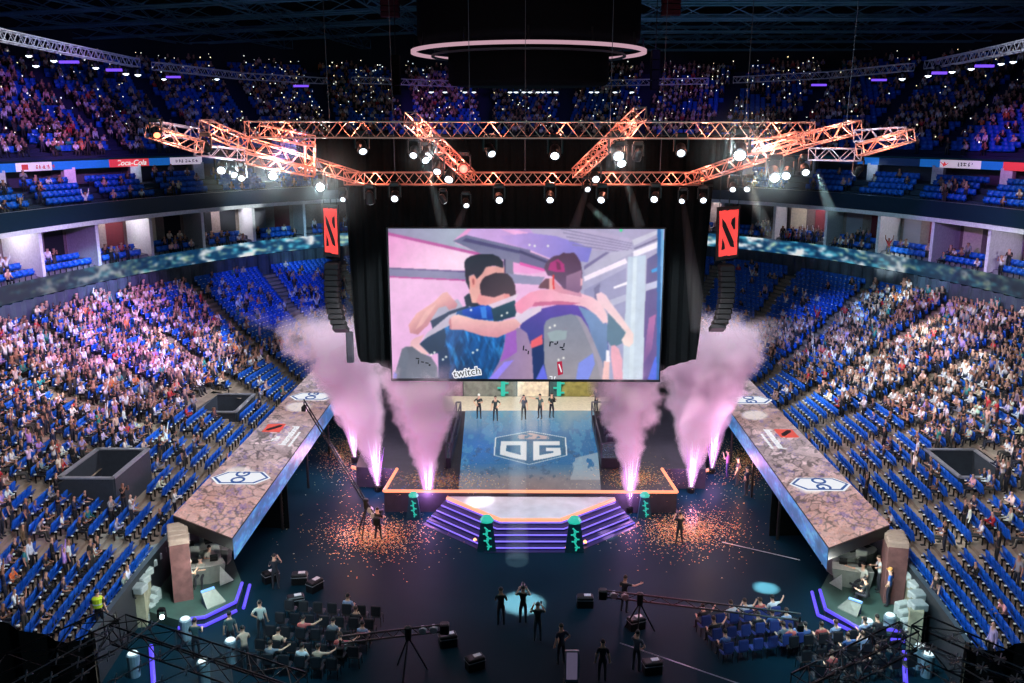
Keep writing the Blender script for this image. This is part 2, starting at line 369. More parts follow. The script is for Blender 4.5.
# ------------------------------------------------------------------ the bowl
CY = 47.
def rpol(th, a, b, n): return 1/((np.abs(np.cos(th))/a)**n+(np.abs(np.sin(th))/b)**n)**(1/n)
def Rin(th): return rpol(th, 16.3, 31., 4.)
def Rout(th, k=0.): return rpol(th, 35.4+k, 50.+k, 2.1)
def bowl(s, th):
    r = Rin(th)*(1-s)+Rout(th, -.4)*s; return np.stack([r*np.cos(th), CY+r*np.sin(th)], -1)
def E(k, th):
    r = Rout(th, k); return np.stack([r*np.cos(th), CY+r*np.sin(th)], -1)
NR = 26; H0 = 1.4; H1 = 6.9; YCUT = 28.6
def row_h(k): return H0+(H1-H0)*(k/(NR-1))**1.12
VOMS = [(at(106, 470, 3.6), .0), (at(224, 383, 3.9), 0.), (at(968, 458, 3.6), 0.)]
concrete = mat('tan_concrete', (150, 132, 116), .8, var=.2, scale=1.5, bump=.2)
dkconc = mat('ribbed_dark_concrete', (66, 74, 86), .8, var=.3, scale=.8, bump=.3)
black = mat('black_cloth', (4, 9, 12), .9, var=.3, spec=.1)
blackm = mat('black_metal', (14, 16, 20), .45, metal=.3)
white = mat('white_paint', (214, 210, 216), .6)
greyp = mat('grey_wall', (128, 124, 136), .8, var=.15, scale=.5)
navy = mat('dark_navy_wall', (12, 20, 34), .85, var=.3)
silver = mat('silver_aluminium', (190, 188, 196), .35, metal=.6)
seatblue = mat('blue_seat_plastic', (14, 92, 200), .45, var=.1)
thA = np.linspace(math.radians(-48), math.radians(228), 360)
def strip(name, k0, h0, k1, h1, mats, th=thA, kind='structure', fn=None, flip=False, ymin=YCUT-.3, parent=None, **kw):
    f = fn or E; a = f(k0, th); b = f(k1, th); n = len(th)
    V = np.concatenate([np.column_stack([a, np.full(n, h0)]), np.column_stack([b, np.full(n, h1)])]); F = []
    for i in range(n-1):
        if min(a[i, 1], b[i, 1]) < ymin: continue
        F.append((i, i+1, n+i+1, n+i) if not flip else (n+i, n+i+1, i+1, i))
    me = bpy.data.meshes.new(name); me.from_pydata(V.tolist(), [], F); me.materials.append(mats); me.update()
    return link(name, me, parent, kind=kind, **kw)
def multi(name, segs, mats, fn=None, th=thA, parent=None, kind='structure', skip=None, **kw):
    """one stepped surface from several (k0,h0,k1,h1) strips"""
    m = MB(); f = fn or E
    for (k0, h0, k1, h1, *mi) in segs:
        a = f(k0, th); b = f(k1, th); n = len(th); m.mi = mi[0] if mi else 0
        vs = [(a[i, 0], a[i, 1], h0) for i in range(n)]+[(b[i, 0], b[i, 1], h1) for i in range(n)]
        m.add(vs, [(i, i+1, n+i+1, n+i) for i in range(n-1) if min(a[i, 1], b[i, 1]) > YCUT-.3 and min(a[i+1, 1], b[i+1, 1]) > YCUT-.3 and not (skip and skip((a[i]+b[i+1])/2))])
    return m.build(name, mats, parent, kind=kind, **kw)
segs = []
for k in range(NR):
    h = row_h(k); hp = row_h(k-1) if k else 0.
    segs += [(k/NR, hp, k/NR, h), (k/NR, h, (k+1)/NR, h)]
multi('floor_stand_steps', segs, [concrete], fn=bowl, th=np.linspace(math.radians(-48), math.radians(228), 900), skip=lambda p: any(abs(p[0]-v[0].x) < 1.25 and abs(p[1]-v[0].y) < 1.95 for v in VOMS))
strip('wall_stand_front', -.008, 0, -.008, H0+.75, mat('dark_barrier', (26, 34, 42), .6), fn=bowl)
strip('trim_stand_front', -.008, H0+.75, .006, H0+.75, mat('barrier_cap', (70, 84, 96), .4), fn=bowl)
# wall above the lower stand, ribs every metre
m = MB(); m.mi = 0
thw = np.linspace(math.radians(-48), math.radians(228), 700); a = E(-.35, thw); bq = E(-.1, thw); n = len(thw)
vs = []; 
for i in range(n):
    q = a[i] if (i//2) % 2 else bq[i]; vs += [(q[0], q[1], H1-.2), (q[0], q[1], 8.75)]
m.add(vs, [(2*i, 2*i+2, 2*i+3, 2*i+1) for i in range(n-1) if vs[2*i][1] > YCUT-1.5]); m.build('wall_behind_stand', dkconc, kind='structure')

# seats
def tri(F): return [t for f in F for t in [(f[0], f[i], f[i+1]) for i in range(1, len(f)-1)]]
def seat_parts():
    bk = MB(); Mx = Matrix.Rotation(math.radians(-12), 3, 'X'); bk.bbox((0, -.20, .66), (.43, .05, .46), .05, Mx)
    st = MB(); Mx = Matrix.Rotation(math.radians(-62), 3, 'X'); st.bbox((0, -.07, .56), (.43, .38, .05), .05, Matrix.Rotation(math.radians(58), 3, 'X'))
    lg = MB(); lg.box((0, -.12, .2), (.06, .05, .40)); lg.box((0, -.05, .01), (.16, .2, .02)); lg.box((.125, -.12, .42), (.27, .04, .04)); lg.box((.245, -.08, .46), (.03, .26, .1))
    ds = MB(); ds.box((.245, .0, .53), (.07, .09, .04))
    return bk, st, lg, ds
SP = seat_parts()
dot_mat = mat('pale_armrest_dot', (246, 246, 240), .5)  # small pale dot set on each seat armrest
AISLES = [math.radians(a) for a in (-30, -17.5, -5, 7.5, 20, 33, 45, 56, 66)]
AISLES += [PI-a for a in AISLES]
seats = []
for k in range(NR):
    s = (k+.45)/NR; th = np.linspace(math.radians(-52), math.radians(232), 6000); P = bowl(s, th); d = np.r_[0, np.cumsum(np.linalg.norm(np.diff(P, axis=0), axis=1))]
    num = int(d[-1]/.51); L_ = np.interp(np.arange(num)*.51+.2, d, np.arange(len(th))); ii = L_.astype(int); ii = np.clip(ii, 1, len(th)-2)
    for i in ii:
        x, y = P[i]
        if y < YCUT+.3 or (abs(x) < 13.5 and y > 60): continue
        r = math.hypot(x, y-CY)
        if any(abs((th[i]-a+PI) % (2*PI)-PI)*r < .62 for a in AISLES): continue
        if any(abs(x-v[0].x) < 1.5 and abs(y-v[0].y) < 2.2 for v in VOMS): continue
        t = P[i+1]-P[i-1]; nx, ny = -t[1], t[0]   # inward normal
        l = math.hypot(nx, ny); nx, ny = nx/l, ny/l
        if nx*(0-x)+ny*(CY-y) < 0: nx, ny = -nx, -ny
        seats.append((x, y, row_h(k), math.atan2(ny, nx)-PI/2, k, th[i]))
def occ(px, py, k, x):
    if x < 0:
        if k < 3: return .06
        if k < 7: return .35 if py > 400 else .2
        if px > 178 and py < 292: return .12
        if px > 222 and py < 350: return .2
        if px > 160 and py < 325: return .5
        if py > 500 and px < 120: return .42
        return .9
    if k < 5: return .05
    if k < 8: return .3
    if px < 850 and py < 335-(px-740)*.1: return .1
    if py < 300 and px < 900: return .3
    if py > 505 and px > 865: return .2
    return .92
seat_free = []; people = []
ngrid = lambda x, y: noise2(np.array([x]), np.array([y]), .22, 3)[0]
for sx, sy, sz, rz, k, th in seats:
    px, py, z = proj((sx, sy, sz)); p = occ(px, py, k, sx)
    c = ngrid(sx+50, sy); p = p*(.45+1.1*c) if p < .8 else p*(.9+.2*c)
    if random.random() < min(p, .97): people.append((sx, sy, sz, rz, k, th, px, py, z))
    else: seat_free.append((sx, sy, sz, rz, k, th, px, py, z))
def block_pos(lst):
    """number of each seat in its row, counted from the black curtain, per side"""
    d = {}
    for it in sorted(seats, key=lambda q: q[1]): d.setdefault((it[0] > 0, it[4]), []).append((it[0], it[1]))
    return {(p): (i+1) for v in d.values() for i, p in enumerate(v)}
NUM = block_pos(seats)
infr = lambda q: -5 < q[6] < 1029 and 200 < q[7] < 690
# --- individual seats: the 300 nearest empty ones
seat_free.sort(key=lambda q: (not infr(q), q[8])); near_seats = seat_free[:300]; far_seats = seat_free[300:]+people
proto = None
for q in near_seats:
    if proto is None:
        o = empty('stadium_seat', cat='seat'); SP[0].build('backrest', seatblue, o, smooth=False); s2 = SP[1].build('seat_pan', seatblue, o); SP[2].build('support_leg', blackm, o); SP[3].build('armrest_dot', dot_mat, o); proto = o
    else: o = copy_tree(proto)
    o.location = q[:3]; o.rotation_euler = (0, 0, q[3]); o['group'] = 'empty blue seats of the lower stands'
    o['label'] = 'empty blue folding seat, %s row of %s stand, %s from black curtain' % (ordw(q[4]+1), side(q[0]), ordw(NUM[(q[0], q[1])]))
    tag(o, cat='seat')
V = []; F = []; mi = []
pos = np.array([q[:3] for q in far_seats]); rot = np.array([q[3] for q in far_seats])
def simple_box(c, d, a=0.):
    b = MB().box(c, d, M=Matrix.Rotation(a, 3, 'X')); return b.v, [f for f in b.f]
pcs = [(simple_box((0, -.2, .66), (.46, .05, .45), math.radians(-12)), 0), (simple_box((0, -.07, .56), (.42, .36, .05), math.radians(58)), 0), (simple_box((.0, -.12, .22), (.06, .05, .44)), 1), (simple_box((.25, .0, .55), (.085, .11, .06)), 2)]
off = 0
for (pv, pf), mt in pcs:
    a_, b_ = bulk(pv, pf, pos, rot); V.append(a_); F.append(b_+off); off += len(a_); mi += [mt]*len(b_)
me = np_mesh('blue_seats', np.concatenate(V), np.concatenate(F), [seatblue, blackm, dot_mat]); me.polygons.foreach_set('material_index', mi)
link('blue_seats_of_the_lower_stands', me, kind='stuff', label='blue folding seats filling both lower stands beyond the front rows', cat='seats')
# --- individual spectators: the 300 nearest
people.sort(key=lambda q: (not infr(q), q[8])); near_p = people[:300]; far_p = people[300:]
shn = list(SH_W); shw = [SH_W[k] for k in shn]
def pick_pose(): return random.choices(PK, [.32, .2, .03, .05, .1, .12, .04, .04, .03, .07])[0]
used = set()
for q in near_p:
    pk = pick_pose(); sh = random.choices(shn, shw)[0]; sit = POSES[pk].get('sit', False)
    o = link('spectator', person_mesh(pk, random.randrange(4), random.choices((0, 1, 2), (.7, .2, .1))[0]), None)
    o.location = (q[0]+math.cos(q[3]+PI/2)*(.0 if sit else .12), q[1]+math.sin(q[3]+PI/2)*(.0 if sit else .12), q[2]); o.rotation_euler = (0, 0, q[3]+random.uniform(-.3, .3)); s = random.uniform(.86, .96); o.scale = (s, s, s)
    c = [min(255, max(0, v*random.uniform(.9, 1.08))) for v in SHIRTS[sh]]; o.color = L(*c)
    adj = 'seated' if sit else 'standing'; act = pk.replace('seated', '').replace('standing', '').replace('spectator', '').strip().replace('clapping  ', 'clapping').strip()
    tag(o, ' '.join(('%s %s-shirted spectator %s, %s row %s stand, %s from black curtain' % (adj, sh.split()[-1], act, ordw(q[4]+1), side(q[0]), ordw(NUM[(q[0], q[1])]))).replace(' ,', ',').split()), 'spectator', 'spectators in the lower stands')
def crowd(name, lst, label, scale=(.84, .96), poses=None, dark=1.):
    V = []; F = []; C = []; off = 0; by = {}
    for q in lst: by.setdefault(poses and random.choice(poses) or pick_pose(), []).append(q)
    for pk, ql in by.items():
        v, f, reg, J = LOW[pk]; n = len(ql); pos = np.array([q[:3] for q in ql]); rot = np.array([q[3] for q in ql])+rng.uniform(-.4, .4, n)
        a_, b_ = bulk(v, f, pos, rot, rng.uniform(*scale, n)); V.append(a_); F.append(b_+off); off += len(a_)
        cs = np.array([L(*SHIRTS[k]) for k in random.choices(shn, shw, k=n)]); base = np.array([body_cols(reg, SKIN[i % 3], HAIR[0 if i % 7 else 2], TROU[i % 4]) for i in range(12)])
        cc = base[rng.integers(0, 12, n)].copy(); mk = reg == 2; cc[:, mk] = cs[:, None, :]; lw = np.nonzero(rng.random(n) < .62)[0]; fa = np.nonzero((reg == 1) & (rng.random(len(reg)) < .8))[0]; cc[np.ix_(lw, fa)] = cs[lw][:, None, :]; C.append(cc.reshape(-1, 4))
    me = np_mesh(name, np.concatenate(V), np.concatenate(F), PM, np.concatenate(C), smooth=True)
    return link(name, me, kind='stuff', label=label, cat='crowd')
crowd('crowd_of_the_lower_stands', far_p, 'dense crowd of spectators filling the rows of both lower stands')
print('seats', len(seats), 'people', len(people))

# stairwell openings in the stands
VZ = [min(seats, key=lambda q: (q[0]-v[0].x)**2+(q[1]-v[0].y)**2)[2]+.4 for v in VOMS]
for i, (c, _) in enumerate(VOMS):
    o = empty('stairwell_box', (c.x, c.y, 0)); z = VZ[i]; w = 1.3; l = 2.0
    lab = ['grey walled stairwell box sunk into the left-side stand near the big ramp end', 'grey walled stairwell box high in left-side stand beside the smoke', 'grey walled stairwell box sunk into the right-side stand'][i]
    tag(o, lab, 'stairwell')
    for (dx, dy, sx, sy) in ((-w, 0, .15, 2*l), (w, 0, .15, 2*l), (0, -l, 2*w, .15), (0, l, 2*w, .15)):
        MB().box((dx, dy, z-1.3), (sx, sy, 3.4)).build('parapet_wall', mat('parapet_dark', (52, 56, 66), .7), o)
        MB().box((dx, dy, z+.43), (sx+.08, sy+.08, .07)).build('parapet_cap', silver, o)
    MB().box((0, 0, z-1.6), (2*w-.2, 2*l-.2, .2)).build('well_shade', mat('well_shade', (8, 12, 18), .9), o)  # near-black floor stands in for the shade deep in the stairwell
    MB().path([(0, -l*.8, z-1.5), (0, -l*.8, z-.6), (0, l*.8, z-.6), (0, l*.8, z-1.5)], .03).build('handrail', silver, o)

# black curtains that close the stands towards the camera
for s in (-1, 1):
    b = MB(); n = 60; pts = []
    for i in range(n+1):
        x = s*(15.2+i*.42); pts.append((x, 28.25+.12*math.sin(i*1.9)))
    b.add([(x, y, 0) for x, y in pts]+[(x, y, H0+1.15+.34*max(0, abs(x)-16.3)) for x, y in pts], [(i, i+1, n+2+i, n+1+i) for i in range(n)])
    b.build('black_curtain', black, label='black curtain closing off the %s stand at its lower corner' % side(s), cat='curtain')
# ------------------------------------------------------------------ suites, balconies, upper stand, roof
ZR0, ZR1 = 8.75, 10.0
lt = np.linspace(math.radians(-48), math.radians(228), 1800)
def ribbon():
    a = E(0, lt); n = len(lt); nv = 16; d = np.r_[0, np.cumsum(np.linalg.norm(np.diff(a, axis=0), axis=1))]
    V = np.concatenate([np.column_stack([a+(a-[0, CY])*0, np.full(n, ZR0+(ZR1-ZR0)*j/(nv-1))]) for j in range(nv)])
    S = np.tile(d, nv); Zz = np.repeat(np.arange(nv)/nv, n)
    f = fbm(S+300, Zz*4, .5, 21); g = fbm(S+99, Zz*6, 1.6, 33); base = np.array([12, 66, 110])[None]*(0.45+f[:, None]*.8)
    col = base.copy(); m = g > .60; col[m] = np.array([90, 190, 215]); m = (g > .60) & (f > .55); col[m] = np.array([196, 216, 176]); m = fbm(S, Zz*3, .9, 55) > .68; col[m] = np.array([230, 236, 240]); m = g < .3; col[m] = np.array([10, 30, 60])
    col = col.reshape(nv, n, 3).astype(float)
    for _ in range(3): kk = np.pad(col, ((1, 1), (1, 1), (0, 0)), 'edge'); col = (kk[1:-1, 1:-1]*2+kk[:-2, 1:-1]+kk[2:, 1:-1]+kk[1:-1, :-2]+kk[1:-1, 2:])/6
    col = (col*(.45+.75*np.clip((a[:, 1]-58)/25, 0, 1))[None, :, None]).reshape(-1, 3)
    lin = ((np.clip(col, 0, 255)/255+.055)/1.055)**2.4
    idx = np.arange(nv*n).reshape(nv, n); F = []
    ok = a[:, 1] > YCUT-1
    F = np.stack([idx[:-1, :-1], idx[:-1, 1:], idx[1:, 1:], idx[1:, :-1]], -1)[:, ok[:-1]].reshape(-1, 4)
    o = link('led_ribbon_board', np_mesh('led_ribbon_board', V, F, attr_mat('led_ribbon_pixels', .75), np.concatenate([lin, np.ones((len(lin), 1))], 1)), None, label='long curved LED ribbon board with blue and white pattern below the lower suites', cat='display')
ribbon()
glassr = mat('balcony_glass', (120, 160, 175), .1, alpha=.25)
# lower suite: slab, seat steps, back wall, ceiling
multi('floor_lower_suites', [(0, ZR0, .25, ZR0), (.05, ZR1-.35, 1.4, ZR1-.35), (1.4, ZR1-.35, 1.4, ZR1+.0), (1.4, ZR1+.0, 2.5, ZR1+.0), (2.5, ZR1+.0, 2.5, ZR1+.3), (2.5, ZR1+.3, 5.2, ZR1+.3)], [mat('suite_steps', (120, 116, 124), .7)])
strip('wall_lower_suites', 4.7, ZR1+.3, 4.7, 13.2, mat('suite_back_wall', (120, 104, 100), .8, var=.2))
strip('ceiling_lower_suites', .0, 13.15, 8, 13.15, mat('suite_ceiling', (60, 60, 70), .8))
multi('trim_white_slab', [(-.12, 13.1, -.12, 13.42), (-.12, 13.42, .1, 13.42), (-.12, 13.1, .3, 13.1)], [white])
strip('wall_upper_balcony', 0, 13.4, -.05, 14.7, mat('dark_balcony_fascia', (22, 40, 58), .3), kind='structure')
strip('trim_balcony_rail', -.08, 14.7, .08, 14.72, silver)
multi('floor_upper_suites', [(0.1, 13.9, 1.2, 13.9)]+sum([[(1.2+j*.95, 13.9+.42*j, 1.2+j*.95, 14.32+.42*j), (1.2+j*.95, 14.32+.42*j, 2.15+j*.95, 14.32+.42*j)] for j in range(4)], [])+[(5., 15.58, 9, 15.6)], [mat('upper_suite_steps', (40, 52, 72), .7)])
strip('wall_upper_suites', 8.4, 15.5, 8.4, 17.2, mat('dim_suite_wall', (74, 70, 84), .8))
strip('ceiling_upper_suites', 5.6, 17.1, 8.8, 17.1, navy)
# bays
def arcpos(k, step, th0=-46, th1=226):
    th = np.linspace(math.radians(th0), math.radians(th1), 5000); a = E(k, th); d = np.r_[0, np.cumsum(np.linalg.norm(np.diff(a, axis=0), axis=1))]
    return np.interp(np.arange(0, d[-1], step), d, th)
def vis_th(t, k=0, z=12):
    p = E(k, np.array([t]))[0]
    if p[1] < YCUT-2: return False
    x, y, zz = proj((p[0], p[1], z)); return -60 < x < 1084 and not (350 < x < 690)
bays = [t for t in arcpos(0, 5.6) if vis_th(t)]
WORDB = {}
def nth_from_screen(t): return sorted([abs(b-PI/2) for b in bays if (b > PI/2) == (t > PI/2)]).index(abs(t-PI/2))+1
def radial_wall(name, t, k0, k1, z0a, z0b, z1, th_, m, **kw):
    p0 = Vector((*E(k0, np.array([t]))[0], 0)); p1 = Vector((*E(k1, np.array([t]))[0], 0)); d = (p1-p0).normalized(); w = Vector((-d.y, d.x, 0))*th_/2
    vs = []
    for s in (-1, 1): vs += [p0+w*s+Vector((0, 0, z0a)), p1+w*s+Vector((0, 0, z0b)), p1+w*s+Vector((0, 0, z1)), p0+w*s+Vector((0, 0, z1))]
    b = MB(); b.add(vs, [(0, 1, 2, 3), (7, 6, 5, 4), (0, 4, 5, 1), (1, 5, 6, 2), (2, 6, 7, 3), (3, 7, 4, 0)])
    return b.build(name, m, kind='structure', **kw)
dark_open = mat('dark_opening', (16, 18, 26), .9)
warmw = mat('cream_suite_wall', (214, 200, 176), .7); redw = mat('dark_red_curtain', (86, 20, 30), .9)  # plain cream and dark red panel colours
for j, t in enumerate(bays):
    radial_wall('wall_suite_partition', t, .9, 4.7, ZR1-.2, ZR1+.3, 13.15, .18, white)
    p = E(.75, np.array([t]))[0]; MB().box((p[0], p[1], (ZR1+13.1)/2-.1), (.24, .24, 13.3-ZR1), t).build('pillar_suite', white, kind='structure')
    if j+1 < len(bays) and bays[j+1]-t < .2:
        tm = (t+bays[j+1])/2
        for f_, mm in ((.28, random.choice([dark_open, redw, dark_open])), (.72, random.choice([warmw, greyp, dark_open]))):
            tt = t+(bays[j+1]-t)*f_; p = E(4.62, np.array([tt]))[0]; MB().box((p[0], p[1], 11.55), (.12, 2.1, 2.3), tt).build('door_suite', mm, kind='structure')
bays2 = [t for t in arcpos(5.7, 6.8) if vis_th(t, 5.7, 16)]
for t in bays2:
    p = E(5.9, np.array([t]))[0]; MB().box((p[0], p[1], 16.35), (.5, .95, 1.55), t).build('pillar_upper_suite', white, kind='structure')
    radial_wall('wall_upper_partition', t, 6.2, 8.4, 15.6, 15.6, 17.1, .15, greyp)
# advert ribbon above upper suites
def strokes(M, w, h, m, parent):
    """small illegible lettering: a run of short strokes"""
    b = MB(); x = -w/2
    while x < w/2:
        cw = random.uniform(.5, .9)*h
        for _ in range(3): b.box((x+cw/2+random.uniform(-.2, .2)*cw, random.uniform(-.4, .4)*h, 0), (cw*.7, h*.14, .02))
        b.box((x+cw*random.uniform(.2, .8), 0, 0), (h*.14, h*.9, .02)); x += cw*1.3
    b.build('lettering', m, parent).matrix_world = M
adm = {'blue': mat('advert_blue', (26, 92, 176), .5, emis=(30, 110, 200), es=.55), 'white': mat('advert_white', (220, 214, 224), .5, emis=(215, 200, 220), es=.6), 'red': mat('advert_red', (200, 50, 60), .5, emis=(215, 60, 75), es=.7), 'navy': mat('advert_navy', (14, 34, 70), .5, emis=(16, 40, 84), es=.4)}
def th_at_px(px, z, k=5.6):
    """bowl angle of the ribbon point seen at column px"""
    t = np.linspace(math.radians(-40), math.radians(220), 4000); a = E(k, t); X, Y, Z = projn(np.column_stack([a, np.full(len(t), z)]))
    X = np.where(a[:, 1] < 20, 9e9, X); return t[np.argmin(np.abs(X-px))]
ads = [(-30, 16, 'blue'), (16, 52, 'white'), (52, 109, 'blue'), (109, 149, 'red'), (149, 170, 'blue'), (170, 202, 'white'), (202, 225, 'navy'), (840, 858, 'navy'), (858, 879, 'blue'), (879, 920, 'navy'), (920, 940, 'blue'), (940, 981, 'white'), (981, 1003, 'blue'), (1003, 1060, 'red')]
for x0, x1, c in ads:
    ta, tb = th_at_px(x0, 17.3), th_at_px(x1, 17.3); tt = np.linspace(ta, tb, 8); a = E(5.6, tt); a2 = E(5.75, tt); b = MB()
    vs = [(p[0], p[1], 16.98) for p in a]+[(p[0], p[1], 17.62) for p in a]+[(p[0], p[1], 16.98) for p in a2]+[(p[0], p[1], 17.62) for p in a2]
    b.add(vs, [(i, i+1, 9+i, 8+i) for i in range(7)]+[(16+i, 24+i, 25+i, 17+i) for i in range(7)]+[(8+i, 9+i, 25+i, 24+i) for i in range(7)]+[(i, 16+i, 17+i, i+1) for i in range(7)])
    nm = {(16, 52): 'white advert panel with pale red mark over upper suites, left-side stand', (109, 149): 'red advert panel with white script lettering above the upper suites', (170, 202): 'white advert panel beside the truss wing tip, left-side stand', (940, 981): 'white advert panel with red bird mark, right-side stand', (1003, 1060): 'dark red advert panel at the far right-side end'}.get((x0, x1))
    o = b.build('advert_panel', adm[c], label=nm or '%s advert panel over the upper suites, %s stand, between x-sections %s' % (c, side(x0-512), ordw(1+abs(x0-512)//30)), cat='advert')
    if not nm:
        o['label'] = {(-30, 16): 'plain blue advert panel at the outer left-side end of the band', (52, 109): 'wide plain blue advert panel between white and red panels', (149, 170): 'narrow blue advert panel between red and white panels', (202, 225): 'dim navy advert panel behind the left-side truss wing', (840, 858): 'dim navy advert panel beside the right-side truss wing', (858, 879): 'small blue advert panel under the right-side truss wing tip', (879, 920): 'wide dim navy advert panel over right-side suites', (920, 940): 'blue advert panel just before the white bird-mark panel', (981, 1003): 'blue advert panel just after the white bird-mark panel'}[(x0, x1)]
    tm = (ta+tb)/2; pc = E(5.6, np.array([tm]))[0]; out = Vector((pc[0], pc[1]-CY, 0)).normalized(); M_ = lambda dx, dz: frame3((Vector((pc[0], pc[1], 17.3))+Vector((out.y, -out.x, 0))*dx-out*.34+Vector((0, 0, dz))), Vector((out.y, -out.x, 0)), (0, 0, 1))
    gw = glow('advert_letter_white', (245, 240, 240), .9); gr = glow('advert_letter_red', (215, 60, 70), .8); gd = glow('advert_letter_dark', (60, 56, 76), .3)
    if c == 'red' and x0 < 500: text('lettering', 'Coca-Cola', .62, M_(0, 0), gw, o, shear=.3)
    if (x0, x1) == (16, 52): MB().box((0, 0, 0), (.5, .4, .02)).build('red_mark', gr, o).matrix_world = M_(-.9, 0); strokes(M_(.7, 0), 1.5, .34, gr, o)
    if (x0, x1) == (170, 202): strokes(M_(0, 0), 2.2, .3, gd, o)
    if (x0, x1) == (940, 981):
        b = MB(); b.slab([(-.4, .22, 0), (-.05, .02, 0), (.05, .22, 0), (.15, .0, 0), (.4, .12, 0), (.2, -.08, 0), (-.05, -.22, 0), (-.1, -.06, 0)], (0, 0, .02)); b.build('red_bird_mark', gr, o).matrix_world = M_(-1.2, 0); strokes(M_(.8, 0), 1.8, .34, gd, o)
# seats and people in the suites (many, small)
sp = []; spp = []
def srow(k, z, step=.58, p=.5, gap=None):
    for t in arcpos(k, step):
        if not vis_th(t, k, z): continue
        if gap and any(abs((t-b))*40 < .75 for b in gap): continue
        q = E(k, np.array([t]))[0]; rz = math.atan2(CY-q[1], -q[0])-PI/2; (sp if random.random() > p*(.2+1.6*ngrid(q[0]+80, q[1]*1.5)) else spp).append((q[0], q[1], z, rz))
for j in range(2): srow(.75+1.1*j+.2, ZR1-.35+.35*j, p=.42, gap=bays)
for j in range(4): srow(1.5+.95*j, 14.32+.42*j, p=.2, gap=bays2)
allb = sp+spp; pos = np.array([q[:3] for q in allb]); rot = np.array([q[3] for q in allb]); V = []; F = []; off = 0; mi = []
for (pv, pf), mt in pcs[:3]:
    a_, b_ = bulk(pv, pf, pos, rot); V.append(a_); F.append(b_+off); off += len(a_); mi += [mt]*len(b_)
me = np_mesh('suite_seats', np.concatenate(V), np.concatenate(F), [seatblue, blackm]); me.polygons.foreach_set('material_index', mi)
link('blue_seats_of_the_suites', me, kind='stuff', label='blue seats on the balconies in front of the suites', cat='seats')
crowd('crowd_in_the_suites', spp, 'scattered spectators standing and sitting on the suite balconies')
# upper stand
NU = 26; UZ0, UZ1 = 17.7, 27.2
uh = lambda j: UZ0+(UZ1-UZ0)*(j/NU)**1.1
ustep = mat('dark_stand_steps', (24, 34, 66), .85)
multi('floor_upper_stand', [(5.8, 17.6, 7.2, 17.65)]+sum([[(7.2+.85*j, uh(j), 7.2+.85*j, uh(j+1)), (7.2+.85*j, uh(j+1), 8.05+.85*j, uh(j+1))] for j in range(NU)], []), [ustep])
uaisle = arcpos(16, 9.5); up = []; us = []; ph = []
for j in range(NU):
    k = 7.2+.85*j+.4; z = uh(j+1)
    for t in arcpos(k, .62):
        if any(abs(t-b)*60 < .8 for b in uaisle): continue
        q = E(k, np.array([t]))[0]
        if q[1] < 24: continue
        px, py, zz = proj((q[0], q[1], z))
        if not (-10 < px < 1034) or (345 < px < 700 and py > 140): continue
        rz = math.atan2(CY-q[1], -q[0])-PI/2; w = ngrid(q[0]*.7+200, q[1]*.7+z)
        if random.random() < (.1+1.1*w)*(.8 if px < 260 or px > 760 else .95): up.append((q[0], q[1], z, rz))
        else: us.append((q[0], q[1], z, rz))
        if random.random() < .09+.13*(px > 240)*(px < 820): ph.append((q[0], q[1], z+random.uniform(1.0, 1.7)))
pv, pf = simple_box((0, -.2, .62), (.5, .06, .5), math.radians(-12)); pv2, pf2 = simple_box((0, 0, .45), (.5, .42, .06))
pos = np.array([q[:3] for q in us]); rot = np.array([q[3] for q in us]); a_, b_ = bulk(pv+pv2, pf+[tuple(i+8 for i in f) for f in pf2], pos, rot)
link('blue_seats_of_the_upper_stand', np_mesh('upper_seats', a_, b_, seatblue), kind='stuff', label='dim blue seats of the upper stand around the whole hall', cat='seats')
crowd('crowd_of_the_upper_stand', up, 'dim crowd of spectators in the upper stand under the roof', poses=['seated spectator', 'standing spectator', 'standing clapping spectator', 'seated spectator holding up a phone', 'seated spectator leaning forward'])
oc = MB().lathe([(.01, -.07), (.07, 0), (.01, .07)], n=5); pos = np.array(ph); sc = rng.uniform(.5, 1.25, len(ph))
a_, b_ = bulk(oc.v, tri(oc.f), pos, np.zeros(len(ph)), sc)
pm = bpy.data.materials.new('phone_light'); pm.use_nodes = True; nt = pm.node_tree; b = nt.nodes['Principled BSDF']; g = nt.nodes.new('ShaderNodeNewGeometry'); cr = nt.nodes.new('ShaderNodeValToRGB')
nt.links.new(g.outputs['Random Per Island'], cr.inputs['Fac']); cr.color_ramp.elements[0].color = L(255, 236, 170); cr.color_ramp.elements[1].color = L(225, 245, 255); nt.links.new(cr.outputs['Color'], b.inputs['Emission Color']); b.inputs['Emission Strength'].default_value = 1.6
link('phone_lights', np_mesh('phone_lights', a_, b_, pm), kind='stuff', label='tiny phone lights sparkling all over the dark upper stand', cat='lights')
# wall behind, roof
strip('wall_behind_upper_stand', 29.5, UZ1-.3, 29.5, 34.5, navy)
b = MB(); b.add([(-75, 20, 34), (75, 20, 34), (75, 135, 34), (-75, 135, 34)], [(0, 1, 2, 3)]); b.build('ceiling', mat('dark_ceiling', (12, 18, 28), .9, var=.4, scale=.2), kind='structure')

